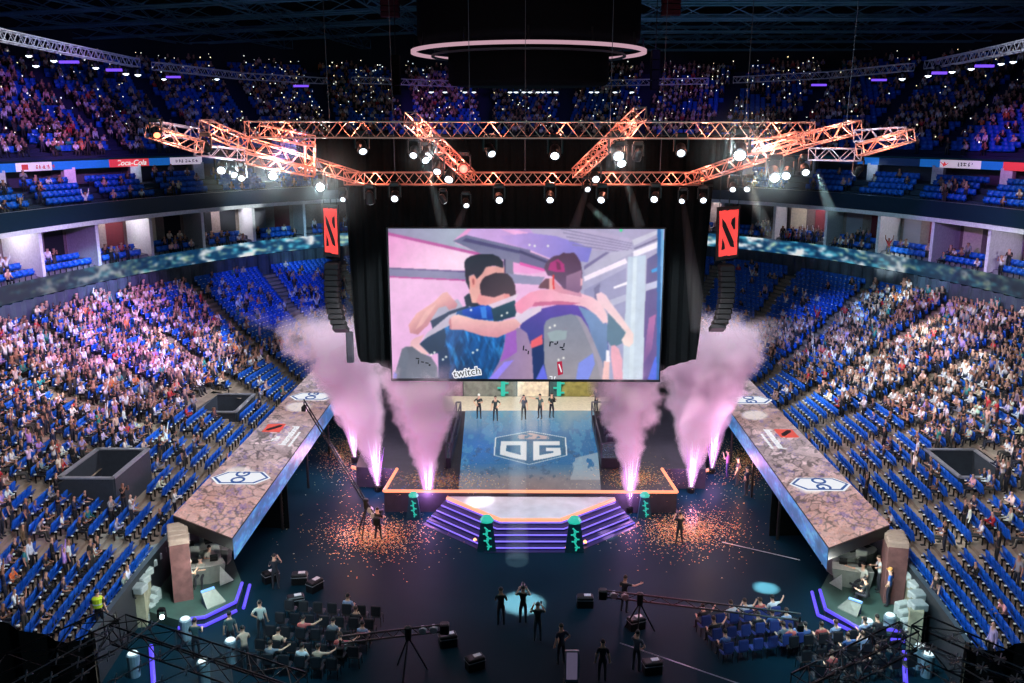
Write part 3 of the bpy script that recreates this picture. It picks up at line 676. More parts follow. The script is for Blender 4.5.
def truss(P, Q, s, m, name='lighting_truss', n=None, r=.035, label='', group=None, up=Vector((0, 0, 1)), tri3=False, rr=.6):
    """box truss from P to Q: four chords and lacing"""
    P, Q = Vector(P), Vector(Q); d = (Q-P); Ln = d.length; d.normalize(); a = d.cross(up).normalized(); c = a.cross(d)
    o = empty(name, P, label=label, cat='truss', group=group); n = n or max(2, int(Ln/(s*1.0)))
    cs = [(-1, -1), (1, -1), (1, 1), (-1, 1)]; off = [a*(x*s/2)+c*(y*s/2) for x, y in cs]
    for k in range(4): MB().tube(off[k], off[k]+d*Ln, r, 6).build('chord', m, o)
    b = MB()
    for k in range(4):
        p, q = off[k], off[(k+1) % 4]
        for i in range(n):
            t0, t1 = Ln*i/n, Ln*(i+1)/n
            if (i+k) % 2: p, q = off[(k+1) % 4], off[k]
            else: p, q = off[k], off[(k+1) % 4]
            b.tube(p+d*t0, q+d*t1, r*rr, 4, cap=False)
    for i in (0, n): 
        for k in range(4): b.tube(off[k]+d*Ln*i/n, off[(k+1) % 4]+d*Ln*i/n, r*rr, 4, cap=False)
    b.build('lacing', m, o); return o
roofm = mat('roof_steel', (70, 110, 132), .6, metal=.3)
HZ = 30.
for j, y in enumerate((62, 72, 82, 92, 102, 112)):
    for (xa, xb) in ((-58, -9), (9, 58)):
        truss((xa, y, HZ), (xb, y, HZ+2.2 if xa < 0 else HZ), 1.5, roofm, 'roof_truss', n=14, r=.09, label='dark steel roof truss, %s half, %s crosswise line counted from the hanging drum' % (side(xa), ordw(j+1)), group='dark steel roof trusses')
for j, x in enumerate((-52, -40, -27, -14, 14, 27, 40, 52)):
    truss((x, 55, HZ+.5), (x*.75, 118, HZ+.5), 1.1, roofm, 'roof_truss', n=22, r=.07, label='dark steel roof truss running away from view, %s from the %s' % (ordw(j+1), 'left-side wall'), group='dark steel roof trusses running lengthwise')
# thin pale truss ring around the roof
white_tr = mat('pale_truss', (200, 200, 214), .4, emis=(60, 62, 78), es=0.)
ringseg = [((-20, 31), (66, 49)), ((66, 49), (136, 63)), ((155, 66), (240, 76)), ((240, 76), (325, 81)), ((353, 80), (455, 84)), ((470, 84), (590, 83)), ((603, 83), (708, 81)), ((735, 80), (830, 75)), ((830, 75), (911, 67)), ((928, 65), (975, 56)), ((975, 56), (1044, 41))]
rnames = ['outermost left-side piece', 'second piece from left-side edge', 'third piece, left-side curve', 'fourth piece beside the dark drape', 'fifth piece left-side of drum', 'piece directly under the drum', 'piece right-side of the drum', 'eighth piece, right-side curve', 'ninth piece over right-side stand', 'tenth piece, right-side', 'outermost right-side piece']
for (a, b_), nm in zip(ringseg, rnames): truss(at(*a, 25.3), at(*b_, 25.3), .62, white_tr, 'catwalk_truss', r=.042, label='thin pale catwalk truss under the roof, %s' % nm)
# hanging drum with light ring
dr = empty('hanging_scoreboard_drum', (0, 60, 24.7), label='dark round drum hanging from the roof with a pale glowing ring around it', cat='scoreboard')
MB().lathe([(6.8, .5), (7.0, .9), (7.0, 9.2), (6.8, 9.3)], n=48).build('drum_shell', mat('drum_black', (5, 8, 13), .9, spec=.1), dr, smooth=True)
MB().lathe([(4.9, -1.9), (5.1, -1.7), (5.1, .9), (4.0, 1.)], n=40).build('inner_drum', mat('drum_inner', (7, 9, 14), .9, spec=.1), dr, smooth=True)
def ringmesh(r0, r1, z0, z1, n=72):
    b = MB(); vs = []
    for i in range(n):
        c, s = math.cos(2*PI*i/n), math.sin(2*PI*i/n); vs += [(r0*c, r0*s, z0), (r1*c, r1*s, z0), (r1*c, r1*s, z1), (r0*c, r0*s, z1)]
    b.add(vs, [(4*i+k, 4*((i+1) % n)+k, 4*((i+1) % n)+(k+1) % 4, 4*i+(k+1) % 4) for i in range(n) for k in range(4)]); return b
ringmesh(7.2, 7.42, 0, .2).build('glowing_ring', glow('ring_glow', (214, 170, 186), .8), dr, smooth=False)
b = MB()
for i in range(12):
    c, s = math.cos(2*PI*i/12), math.sin(2*PI*i/12); b.tube((7.3*c, 7.3*s, .15), (7.2*c, 7.2*s, 1.0), .06)
b.build('ring_bracket', blackm, dr)
b = MB(); ringmesh(6.0, 6.15, -.2, -.08).build('lower_rim', mat('rim_grey', (50, 54, 66), .5), dr)
# hanging loudspeaker columns and red boxes under the roof
for (px, py, Y, w, h, cc, lab) in ((396, 75, 58, .5, 2.4, (4, 5, 8), 'dark hanging speaker column left-side of the drum'), (655, 70, 58, .5, 2.4, (4, 5, 8), 'dark hanging speaker column right-side of the drum'), (390, 6, 62, 1.2, 1.4, (60, 24, 36), 'dull red box under the roof, left-side of the drum'), (671, 4, 62, 1.2, 1.4, (70, 26, 34), 'dull red box under the roof, right-side of the drum')):
    p = aty(px, py, Y); o = empty('hanging_speaker_box', p, label=lab, cat='speaker')
    b = MB()
    for q in range(4): b.bbox((0, 0, h/2-h*(q+.5)/4), (w, .7, h/4-.04), .04)
    b.build('cabinet', mat('cab_%d' % cc[0], cc, .9, spec=.1), o); MB().tube((0, 0, h/2), (0, 0, 34-p.z), .03).build('hanging_cable', blackm, o)
# row of small spotlights under the far truss
sl = glow('small_lamp_glow', (225, 240, 250), 4.)
for i, px in enumerate((431, 445, 465, 474, 510, 516, 524, 530, 538, 543, 549, 556, 591, 597, 615, 632)):
    p = aty(px, 93, 104); o = empty('small_spotlight', p, label='small white spotlight under the far catwalk truss, %s from left-side' % ordw(i+1), cat='spotlight', group='row of small white spotlights far under the roof')
    MB().lathe([(.2, .1), (.26, .45), (.12, .6)], n=10).build('housing', blackm, o); MB().lathe([(.05, 0), (.23, .05), (.23, .1)], n=10).build('lens', sl, o)
for i, (px, py, c) in enumerate(((29, 57, 'w'), (54, 62, 'w'), (69, 62, 'v'), (36, 67, 'w'), (96, 69, 'w'), (116, 70, 'v'), (126, 75, 'w'), (138, 76, 'w'), (164, 80, 'w'), (173, 77, 'v'), (217, 80, 'w'), (301, 86, 'v'), (819, 85, 'v'), (879, 80, 'v'), (902, 80, 'w'), (928, 77, 'w'), (937, 73, 'v'), (952, 73, 'w'), (971, 70, 'w'), (984, 66, 'v'), (1001, 65, 'w'), (1013, 63, 'w'))):
    a_ = at(px, py, 25.0); z = (a_-CAMP).length
    d = 70 if px < 150 or px > 900 else 92; p = CAMP+ray(px, py)*d; nmc = 'violet' if c == 'v' else 'white'
    o = empty('roof_spotlight', p, label='small %s spotlight under the roof truss over the %s stand, %s from left-side end' % (nmc, side(px-512), ordw(i+1)), cat='spotlight')
    MB().lathe([(.2, .1), (.26, .45), (.12, .6)], n=8).build('housing', blackm, o); b = MB(); b.lathe([(.05, -.04), (.24, .05), (.24, .1)], n=8) if c == 'w' else b.box((0, 0, 0), (1.5, .2, .2)); b.build('lens', glow('violet_bar_glow', (110, 70, 225), 1.6) if c == 'v' else sl, o)
# ------------------------------------------------------------------ screen, drape, banners
SY = 44.5
tl, tr, br, bl = aty(387.3, 228, SY), aty(663, 229.5, SY), aty(660, 380, SY), aty(393.5, 378, SY)
zt = (tl.z+tr.z)/2; zb = (bl.z+br.z)/2; xl = (tl.x+bl.x)/2; xr = (tr.x+br.x)/2
def screen_fn(X, Y, u, v):
    h, w = X.shape; C = np.zeros((h, w, 3)); C[:] = (232, 180, 222)
    def g(c0, c1, t): t = np.clip(t, 0, 1)[..., None]; return np.array(c0)*(1-t)+np.array(c1)*t
    def P(pts, c, c2=None, dx=0, dy=1, a=1.):
        m = inpoly(X, Y, pts)
        if not m.any(): return
        if c2 is None: col = np.broadcast_to(np.array(c, float), C.shape)
        else:
            q = X*dx+Y*dy; lo, hi = q[m].min(), q[m].max(); col = g(c, c2, (q-lo)/max(hi-lo, 1e-6))
        C[m] = C[m]*(1-a)+col[m]*a
    C[:] = g((240, 188, 226), (232, 176, 224), (Y-228)/150)
    P([(387, 234), (470, 254), (464, 270), (387, 268)], (236, 160, 212), (247, 214, 236), 1, .3)
    P([(387, 227), (470, 227), (455, 243), (481, 254), (387, 233)], (150, 140, 175), (176, 190, 205), 1, 0)
    P([(387, 232), (481, 253), (481, 256), (387, 235)], (190, 90, 160))
    P([(468, 227), (570, 227), (570, 262), (530, 250), (466, 235)], (206, 168, 226), (196, 150, 214), 1, 0)
    P([(453, 241), (468, 228), (472, 229), (459, 242)], (236, 160, 214))
    P([(466, 235), (530, 250), (530, 266), (504, 260), (481, 254), (453, 241)], (108, 110, 146), (132, 128, 160), 0, 1)
    P([(466, 238), (530, 253), (530, 256), (462, 241)], (78, 72, 118))
    P([(520, 248), (556, 262), (548, 272), (520, 262)], (112, 104, 146)); P([(520, 250), (552, 263), (551, 265), (520, 253)], (70, 62, 104))
    P([(504, 259), (513, 261), (514, 286), (504, 276)], (128, 126, 152)); P([(504, 259), (505.3, 259), (505.5, 276), (504.3, 276)], (60, 50, 90))
    P([(389, 267.5), (465, 271), (513, 274), (530, 276), (545, 277), (540, 285), (465, 280), (389, 276.5)], (124, 120, 160), (150, 146, 180), 1, 0)
    P([(389, 276), (465, 279.5), (465, 281), (389, 277.5)], (190, 70, 150)); P([(389, 267.5), (465, 271), (465, 272.4), (389, 269)], (96, 80, 130))
    P([(513, 262), (530, 266), (545, 272), (530, 274), (513, 272)], (240, 160, 216)); P([(520, 262), (545, 269), (545, 271.5), (520, 265)], (232, 90, 176))
    # right-hand cabin wall
    P([(556, 227), (664, 227), (664, 381), (584, 381), (584, 300), (556, 262)], (176, 166, 200), (168, 176, 205), 0, 1)
    P([(528, 227), (580, 227), (632, 239), (632, 252), (590, 250), (536, 236)], (186, 172, 206)); P([(500, 229), (518, 230), (555, 240), (540, 243), (515, 235)], (240, 176, 226))
    P([(500, 236), (530, 233), (556, 236), (592, 248), (588, 262), (556, 261), (530, 250), (508, 243)], (196, 158, 222), (128, 124, 210), 1, 0)
    for k in range(5): P([(560+k*3, 228+k*4), (632, 243+k*2.4), (632, 244+k*2.4), (560+k*3, 229.2+k*4)], (140, 132, 170))
    P([(632, 240), (662, 228), (662, 232), (634, 246)], (206, 202, 222)); P([(634, 248), (662, 236), (662, 238), (634, 250)], (120, 112, 150))
    P([(584, 270), (612, 252), (640, 249), (586, 276)], (188, 182, 208)); P([(584, 266), (606, 252), (610, 252), (584, 270)], (126, 116, 160))
    P([(584, 290), (626, 268), (628, 379), (584, 379)], (150, 146, 186), (166, 170, 205), 0, 1)
    P([(583.7, 276.6), (625.5, 258.2), (627.4, 263), (584.5, 281.5)], (250, 234, 250)); P([(633, 251.5), (661, 240.3), (661, 246.5), (633.5, 257.5)], (246, 236, 250))
    P([(613, 287), (627, 281.5), (627, 284.5), (614, 289)], (246, 238, 250)); P([(594, 288), (600, 283), (599, 300), (595, 305)], (120, 116, 156))
    P([(610, 300), (660, 282), (660, 288), (612, 306)], (184, 184, 212))
    P([(647, 259), (659, 252), (659, 381), (642, 381)], (92, 86, 142), (110, 84, 150), 0, 1)
    P([(628, 257), (646, 255), (643, 381), (622, 381)], (190, 204, 224), (206, 218, 232), 0, 1); P([(633, 258), (637, 257), (633, 381), (629, 381)], (214, 226, 238))
    P([(646, 284), (659, 280), (659, 287), (646, 291)], (196, 196, 224)); P([(651, 270), (658, 267), (658, 271), (652, 273)], (40, 150, 220))
    P([(649, 318), (656, 314), (652, 349), (643, 365)], (190, 112, 172), (120, 90, 150), 0, 1); P([(647, 381), (655, 357), (658, 356), (658, 381)], (84, 112, 230))
    P([(657.5, 227), (664, 227), (664, 382), (656.5, 382)], (44, 102, 172)); P([(661, 227), (664, 227), (664, 382), (660.2, 382)], (120, 176, 220))
    # first man: arms and head
    P([(438.6, 307), (457.6, 299), (463, 307), (450, 313.4), (432.7, 323), (429, 322)], (176, 172, 196))
    P([(443, 293), (447, 292), (453, 299), (457.6, 304), (456, 308), (449, 310), (446, 306), (438.6, 308), (428, 325), (418, 334.5), (410, 333), (408.5, 325), (416.6, 313.4), (432.7, 303)], (238, 180, 176), (196, 128, 142), .7, 1)
    P([(425, 312), (437, 303), (434, 308), (422, 325), (415, 330)], (244, 194, 188), a=.6)
    P([(430.5, 321), (450, 311), (468, 305.5), (471, 309), (449, 318.5), (433, 330)], (38, 56, 88))
    P([(464, 297), (469, 293), (474, 301), (488, 303), (496, 304), (482, 308), (466, 306)], (38, 48, 68))
    P([(468, 277), (475, 274), (486, 266), (504.5, 267), (504.5, 276), (485.5, 280), (481, 290), (478, 303), (472, 303), (469, 290)], (226, 160, 156), (236, 176, 168), 0, 1)
    P([(464.3, 262.5), (466, 259), (471, 256), (478, 254.2), (492.8, 254.2), (499, 257), (503.4, 262), (503, 268), (494, 265.5), (486, 267), (482.5, 273), (476.7, 279), (473.7, 274), (469, 276), (469.6, 290), (465.7, 281.5)], (30, 34, 48), (58, 50, 66), 0, 1)
    P([(470.6, 277), (474, 275.5), (476.3, 280), (474.5, 288), (471.5, 287)], (236, 158, 150)); P([(472, 279), (474, 278.5), (474.5, 284), (472.8, 285)], (180, 96, 100))
    P([(479, 294), (512, 292), (513, 300.6), (500, 306), (484, 308), (476, 302)], (232, 150, 152), (240, 176, 176), 1, 0)
    P([(479.6, 285.4), (482, 280), (485.5, 276.5), (495.7, 272.6), (507.4, 273.6), (512, 278), (515.4, 286), (515.8, 295), (510.4, 297), (504.5, 293.4), (494, 297.4), (481, 295)], (52, 40, 54), (84, 62, 74), .6, 1)
    P([(503, 294.5), (509, 293.5), (510.5, 297), (505, 299)], (238, 150, 150))
    # blue shirt
    P([(444.5, 323), (456, 312), (471, 307), (491, 305), (500, 308), (506, 330), (504.5, 350), (494, 372), (488.4, 381), (438.6, 381), (437.9, 353), (431, 354.5), (419.5, 344), (436, 328)], (24, 88, 160), (14, 66, 118), 0, 1)
    for (a, b_, c, d, cc) in (((448, 330), (453, 331), (451, 350), (446, 348), (40, 130, 196)), ((455, 329), (462, 331), (461, 372), (455, 360), (34, 120, 190)), ((470, 334), (476, 336), (470, 381), (464, 381), (36, 116, 184)), ((484, 338), (489, 338), (486, 362), (479, 376), (30, 104, 172)), ((497, 340), (502, 338), (500, 352), (492, 366), (16, 56, 104)), ((442, 332), (446, 334), (445, 375), (441, 375), (16, 54, 96))): pass
    sm = inpoly(X, Y, [(438, 325), (456, 312), (506, 310), (506, 350), (488, 381), (438, 381)]) & (C[..., 2] > C[..., 0]*1.8) & (C[..., 2] > 90)
    fl = fbm(X*1.0+Y*.35, Y*.18, .32, 311); fl2 = fbm(X*.8-Y*.25+40, Y*.16, .5, 317); C[sm] = C[sm]*(.62+.8*fl[sm])[:, None]+np.clip((fl2[sm]-.55)*5, 0, 1)[:, None]*np.array((24, 56, 70))
    P([(462, 310), (482, 305), (492, 307), (494, 319), (478, 320), (462, 314)], (32, 84, 206), (22, 60, 150), 0, 1); P([(480, 307), (486, 306), (487, 318), (482, 318)], (60, 130, 226))
    P([(419.5, 344), (431, 334), (444, 325), (446, 336), (444, 350), (431, 355)], (28, 62, 98), (20, 50, 82), 0, 1); P([(437.9, 353), (447, 345), (450, 362), (449, 381), (438.6, 381)], (20, 52, 92))
    P([(449, 315), (457, 312), (452, 324), (428, 337), (422.5, 341), (427, 333), (443, 320)], (196, 184, 206))
    P([(415, 338), (424, 334.5), (419.5, 344), (430, 354), (422, 355), (416.6, 353.5), (410, 347), (411, 341)], (228, 172, 182), (240, 196, 200), 0, 1)
    P([(491, 308), (514.8, 299), (517, 316), (506, 319), (494, 322)], (44, 78, 98), (32, 60, 84), 0, 1); P([(488, 305), (507, 298), (519, 293), (515, 300), (493, 308.5)], (228, 204, 224))
    # chairs behind
    P([(520, 322), (540.5, 309), (558, 304.6), (578.6, 304.6), (596, 313.4), (606.4, 323.7), (609, 354.5), (602, 381), (520, 381)], (104, 76, 176), (28, 60, 122), -.3, 1)
    P([(578, 306), (596, 313), (607, 325), (608, 355), (603, 379), (596, 350), (588, 325)], (120, 150, 196), (92, 118, 160), 0, 1)
    P([(516, 313), (542, 305.5), (541, 311), (523, 322), (514, 321)], (230, 208, 228))
    P([(529, 344), (544, 338), (545, 381), (533, 381)], (26, 50, 104)); P([(531, 341), (542, 334.5), (543, 344), (530, 349)], (238, 100, 112))
    P([(506, 332), (512, 328), (520, 328), (527, 333), (531.7, 348.6), (533.6, 381), (488, 381), (499, 362), (503, 350)], (140, 118, 172), (168, 140, 168), 1, .2)
    P([(506, 332), (516, 328), (517, 352), (508, 358), (500, 362), (504, 350)], (158, 96, 192)); P([(488.4, 379), (504.5, 361.8), (514, 360), (495.7, 381), (489, 381)], (152, 134, 244))
    P([(402, 349), (406, 346.6), (412, 346.4), (421, 353), (431, 357), (437, 366), (439, 381), (393, 381)], (92, 98, 116), (128, 132, 148), .4, 1); P([(393, 381), (394, 372), (400, 376), (398, 381)], (104, 120, 214)); P([(402, 349), (406, 346.6), (409, 354), (405, 381), (396, 381)], (104, 112, 130))
    P([(544, 326), (546, 321), (551, 318), (571, 314), (580, 317), (587, 327), (593, 341), (602, 363), (604, 381), (548, 381), (544, 363)], (132, 138, 158), (156, 150, 160), 0, 1)
    P([(575, 314.5), (581, 317), (588, 327), (594, 341), (603, 363), (604.5, 381), (601, 381), (597, 362), (588, 340), (580, 322)], (172, 160, 178), a=.7)
    P([(575.6, 381), (578.6, 363), (593, 353), (595, 364), (588, 381)], (132, 146, 232)); P([(535, 381), (543.4, 364), (548, 381)], (104, 112, 232))
    P([(547, 333), (556, 330), (567, 331), (566, 339), (551, 342)], (158, 178, 182), a=.8)
    # arm across the back, pink arm, hand
    P([(449, 321), (452, 316), (458, 314.3), (468, 317), (473.7, 319), (497, 321.5), (514.8, 318.5), (522, 324), (515, 330), (509, 332.5), (497, 337.8), (482.5, 336), (463.5, 330), (449.6, 329.5)], (246, 196, 192), (214, 142, 156), 0, 1)
    P([(449, 321), (450.5, 317), (452, 329), (449.6, 329.5)], (206, 130, 140)); P([(514.8, 318), (532, 308), (532, 316), (521, 324)], (224, 206, 228))
    P([(514.5, 304), (522, 298), (530, 292.5), (541, 289.5), (560, 290), (580, 293), (592, 297), (601, 303), (607, 314), (608, 322.5), (603, 323.5), (596, 315), (585, 307), (572, 304.5), (556, 304.6), (540, 305), (530, 307), (521, 314), (516, 311)], (246, 150, 184), (246, 206, 214), 1, 0)
    P([(535, 302), (560, 301), (580, 303), (572, 304.8), (556, 304.8), (532, 306.5)], (206, 110, 150)); P([(560, 291), (585, 295), (590, 298), (570, 296)], (252, 196, 214))
    # second man's head
    P([(538, 288), (541, 283), (546, 278.4), (552, 278.6), (553, 289.5)], (112, 72, 86)); P([(549, 278), (553, 278.5), (555, 289.6), (549, 289.6)], (240, 170, 170))
    P([(553, 279), (560, 286), (580, 290), (582, 297), (560, 293), (553, 290)], (228, 150, 170), (210, 150, 180), 1, 0)
    P([(544, 268.3), (546, 263), (549, 259.6), (554, 256), (560, 255), (563, 252.6), (568, 253.5), (574, 252.4), (577, 256), (580.8, 262.5), (582.5, 273), (581.8, 289), (578.6, 293), (564, 288.8), (555, 279), (551.5, 276), (548, 275.7)], (86, 56, 82), (112, 84, 120), 0, 1)
    P([(550, 263), (558, 259), (564, 264), (565, 272), (556, 272), (548, 270)], (176, 52, 124)); P([(556, 261), (560, 263), (561, 270), (557, 270)], (120, 44, 88))
    P([(566, 276), (581.6, 270), (581.8, 289), (578.6, 293), (566, 289)], (160, 122, 154), (132, 98, 134), 0, 1); P([(580.4, 278), (583, 279), (582.6, 285), (580.6, 286)], (232, 176, 190)); P([(552.6, 275), (554.2, 275), (554.4, 289), (552.8, 289)], (232, 54, 58))
    # far right arm
    P([(608, 313), (616, 320), (625.5, 332.5), (622.5, 343), (612, 348), (607, 340)], (92, 124, 148)); 
    P([(596, 294), (601, 292), (606, 295), (611, 303), (622.5, 318), (633.5, 334), (633.6, 343), (629, 347), (624, 345), (621.5, 340), (626, 332.5), (614, 319), (602, 306), (597, 300)], (240, 200, 214), (248, 220, 214), 0, 1)
    P([(611, 346), (615, 345), (619, 349), (622.5, 360), (622.5, 381), (613.7, 381), (611, 358)], (236, 172, 190)); P([(604, 361), (610, 360), (609, 381), (602, 381)], (244, 196, 194)); P([(606, 350), (609, 350), (610, 362), (606, 362)], (246, 240, 250))
    n1 = fbm(X, Y, .12, 201)-.5; n2 = fbm(X, Y, .5, 207)-.5; C = C*(1+.09*n1[..., None]+.04*n2[..., None])*1.02
    C = C+(np.clip(1-np.hypot((X-455)/50, (Y-262)/16), 0, 1)*14)[..., None]
    # sparkle dots
    for (x, y) in ((431.5, 354.5), (434.5, 352.5), (443, 359.5), (446, 357), (473, 352.6), (477.3, 350), (501.7, 315.6), (507, 313), (471, 310), (549.8, 327.6), (554.6, 325.6), (558.5, 359.8), (563.5, 358), (529.5, 245), (534.8, 246), (548, 246)): C[(X-x)**2+(Y-y)**2 < 1.3] = (250, 248, 240)
    C[(X-621)**2+(Y-230.2)**2 < 2.6] = (70, 230, 150)
    return C
scr = empty('led_screen', (0, 0, 0), label='huge hanging LED screen showing players hugging in a huddle beside gaming chairs', cat='screen')
picm = attr_mat('screen_pixels', .97, .05, .5)
TLc, TRc, BRc, BLc = Vector((xl, SY, zt)), Vector((xr, SY, zt)), Vector((xr, SY, zb)), Vector((xl, SY, zb))
led_grid('picture_surface', (TLc, TRc, BRc, BLc), 500, 278, screen_fn, picm, scr, soft=3)
MB().box(((xl+xr)/2, SY+.22, (zt+zb)/2), (xr-xl+.1, .38, zt-zb+.1)).build('screen_cabinet', blackm, scr)
b = MB()
for x0, x1, z0, z1 in ((xl-.08, xr+.08, zb-.12, zb), (xl-.08, xr+.08, zt, zt+.06), (xl-.08, xl, zb, zt), (xr, xr+.06, zb, zt)): b.box(((x0+x1)/2, SY-.01, (z0+z1)/2), (x1-x0, .12, z1-z0))
b.build('screen_frame', mat('frame_black', (10, 14, 24), .5), scr)
sw = glow('screen_white', (238, 240, 246), .95); sdk = glow('screen_dark', (24, 34, 46), .5); srd = glow('screen_red', (186, 34, 70), .9)
def onscr(px, py, off=-.015): return aty(px, py, SY+off)
M_s = lambda px, py, rot=0: frame3(onscr(px, py, -.02), (math.cos(rot), 0, math.sin(rot)), (-math.sin(rot), 0, math.cos(rot)))
text('sponsor_lettering_outline', 'twitch', .56, M_s(467, 372.6, .14), sw, scr, ext=.004, bold=.11)
text('sponsor_lettering_dark', 'twitch', .56, frame3(onscr(467, 372.6, -.04), (math.cos(.14), 0, math.sin(.14)), (-math.sin(.14), 0, math.cos(.14))), sdk, scr, ext=.004, bold=0.)
def poly_on(pts, y, m, name, parent, th=.02):
    return MB().slab([aty(px, py, y) for px, py in pts], (0, -th, 0)).build(name, m, parent)
poly_on([(557, 362), (562, 361), (563, 374), (558, 375.5)], SY, srd, 'chair_badge', scr, .02)
poly_on([(558.4, 364.5), (559.6, 364), (562, 371.5), (561, 372.5)], SY-.02, sw, 'badge_stroke', scr, .01)
b = MB()
for (x, y, w, h) in ((550, 344, 1.4, 5), (552, 342, 3, 1.2), (555.5, 344, 2.6, 1.4), (557.5, 342.5, 1.3, 2.5), (561.5, 347.5, 3.6, 1.4), (564, 345, 1.2, 4), (563, 349.5, 2.8, 1.2), (417.5, 358.5, 3.6, 1.2), (418.5, 362, 1.1, 4.4), (422.5, 362, 3, 1.2), (427, 363, 3.4, 1.2), (429.6, 365, 2, 2), (523.5, 348, 1.2, 5), (526, 350, 2.4, 1.2), (528.3, 352.5, 1.2, 3.6)):
    p = onscr(x, y, -.015); b.box(p, (w*.05, .02, h*.05), M=Matrix.Rotation(.12, 3, 'Y'))
b.build('chair_lettering', sdk, scr)
b = MB()
for (x, y, w, h) in ((551, 376.5, 3, 1), (552, 378.2, 1, 2.5), (555, 377, 2, 1), (554.5, 378.5, .9, 2.6)): b.box(onscr(x, y, -.015), (w*.05, .02, h*.05))
b.build('chair_number', sw, scr)

# black drape hung behind the screen
DY = 45.1
def drape(name, pts, Y, lab, th=.35):
    o = empty(name, (0, 0, 0), label=lab, cat='drape')
    x0 = min(p[0] for p in pts); x1 = max(p[0] for p in pts); b = MB(); n = 120; P0 = None
    def span(x):
        ys = []
        for (ax, ay), (bx, by) in zip(pts, pts[1:]+pts[:1]):
            if min(ax, bx) <= x <= max(ax, bx) and ax != bx: ys.append(ay+(by-ay)*(x-ax)/(bx-ax))
        return (min(ys), max(ys)) if len(ys) > 1 else (None, None)
    vs = []; 
    for i in range(n+1):
        x = x0+.05+(x1-x0-.1)*i/n; a, c = span(x); w = .09*math.sin(i*1.7)
        pa, pc = aty(x, a, Y), aty(x, c, Y); vs += [(pa.x, Y+w, pa.z), (pa.x, Y+w, pc.z)]
    b.add(vs, [(2*i, 2*i+1, 2*i+3, 2*i+2) for i in range(n)]); c = b.build('cloth', black, o)
    s = c.modifiers.new('t', 'SOLIDIFY'); s.thickness = .03
    pa, pc = aty(x0, span(x0+.1)[0], Y), aty(x1, span(x1-.1)[0], Y); MB().tube((pa.x, Y, pa.z+.03), (pc.x, Y, pc.z+.03), .05).build('top_batten', blackm, o); return o
drape('main_black_drape', [(345, 186), (713, 186), (706, 352), (705, 359), (678, 366), (660, 375), (640, 381), (420, 381), (394, 373), (376, 366), (374, 363.5), (358, 362.5), (353, 361), (350, 352), (346, 300)], DY, 'huge black drape hanging behind the LED screen')
drape('upper_black_drape', [(306, 136), (746, 136), (734, 186), (735, 190), (322, 190), (322, 170)], DY+.5, 'dark upper drape border between the two long orange trusses')
# line arrays
def line_array(pts, lab, w):
    o = empty('line_array_speaker', aty(pts[0][0], pts[0][1], 44.), label=lab, cat='speaker'); base = o.location.copy(); n = 12
    P = [Vector(aty(*p, 44.)) for p in pts]; cum = [0]
    for a, b_ in zip(P, P[1:]): cum.append(cum[-1]+(b_-a).length)
    def ev(t):
        t *= cum[-1]
        for i in range(len(P)-1):
            if t <= cum[i+1]+1e-6: k = (t-cum[i])/(cum[i+1]-cum[i]); return P[i].lerp(P[i+1], k)
        return P[-1]
    for i in range(n):
        p = ev((i+.5)/n)-base; MB().bbox(p, (w, .8, cum[-1]/n*.94), .06, Matrix.Rotation(-.04*i, 3, 'X')).build('speaker_cabinet', mat('speaker_black', (12, 15, 22), .6), o)
    MB().path([(-w/2, 0, .2), (w/2, 0, .2)], .05).tube((0, 0, .2), (0, 0, 3.2), .03).build('hanging_frame', blackm, o)
line_array([(333, 262), (332.5, 285), (333, 300), (337, 318), (342, 331)], 'curved black line array speaker hanging under left-side red banner', .72)
line_array([(726, 264), (727, 285), (726, 300), (722, 318), (716, 330)], 'curved black line array speaker hanging under right-side red banner', .72)
b = MB().bbox(aty(350, 347, 44.9), (.35, .3, 1.6), .05); b.build('side_speaker', mat('speaker_edge', (50, 52, 64), .5), label='thin grey edged speaker panel at the lower left-side corner of the drape', cat='speaker')
# red banners
redb = mat('banner_red', (226, 66, 62), .6, emis=(232, 70, 66), es=.85, var=.08, scale=3)
bdk = mat('banner_black', (26, 16, 20), .7)
def emblem(corners, m, md, parent, nrm, Pf, rag=True):
    """red ragged square with the two dark strokes; corners TL,TR,BR,BL in the 0..1 frame of Pf"""
    edge = []; r = random.Random(3)
    for (ax, ay), (bx, by) in (((0, 0), (1, 0)), ((1, 0), (1, 1)), ((1, 1), (0, 1)), ((0, 1), (0, 0))):
        for i in range(7): t = i/7; edge.append((ax+(bx-ax)*t+r.uniform(-.025, .025), ay+(by-ay)*t+r.uniform(-.012, .012)))
    MB().slab([Pf(x, y) for x, y in edge], nrm).build('red_emblem', m, parent)
    n2 = Vector(nrm)*2
    MB().slab([Pf(*q) for q in ((.14, .16), (.34, .27), (.80, .70), (.84, .84), (.62, .80), (.16, .34))], n2).build('diagonal_stroke', md, parent)
    MB().slab([Pf(*q) for q in ((.66, .2), (.84, .15), (.86, .42), (.78, .44), (.62, .3))], n2).build('upper_stroke', md, parent)
    MB().slab([Pf(*q) for q in ((.18, .6), (.3, .72), (.34, .84), (.14, .86))], n2).build('lower_stroke', md, parent)
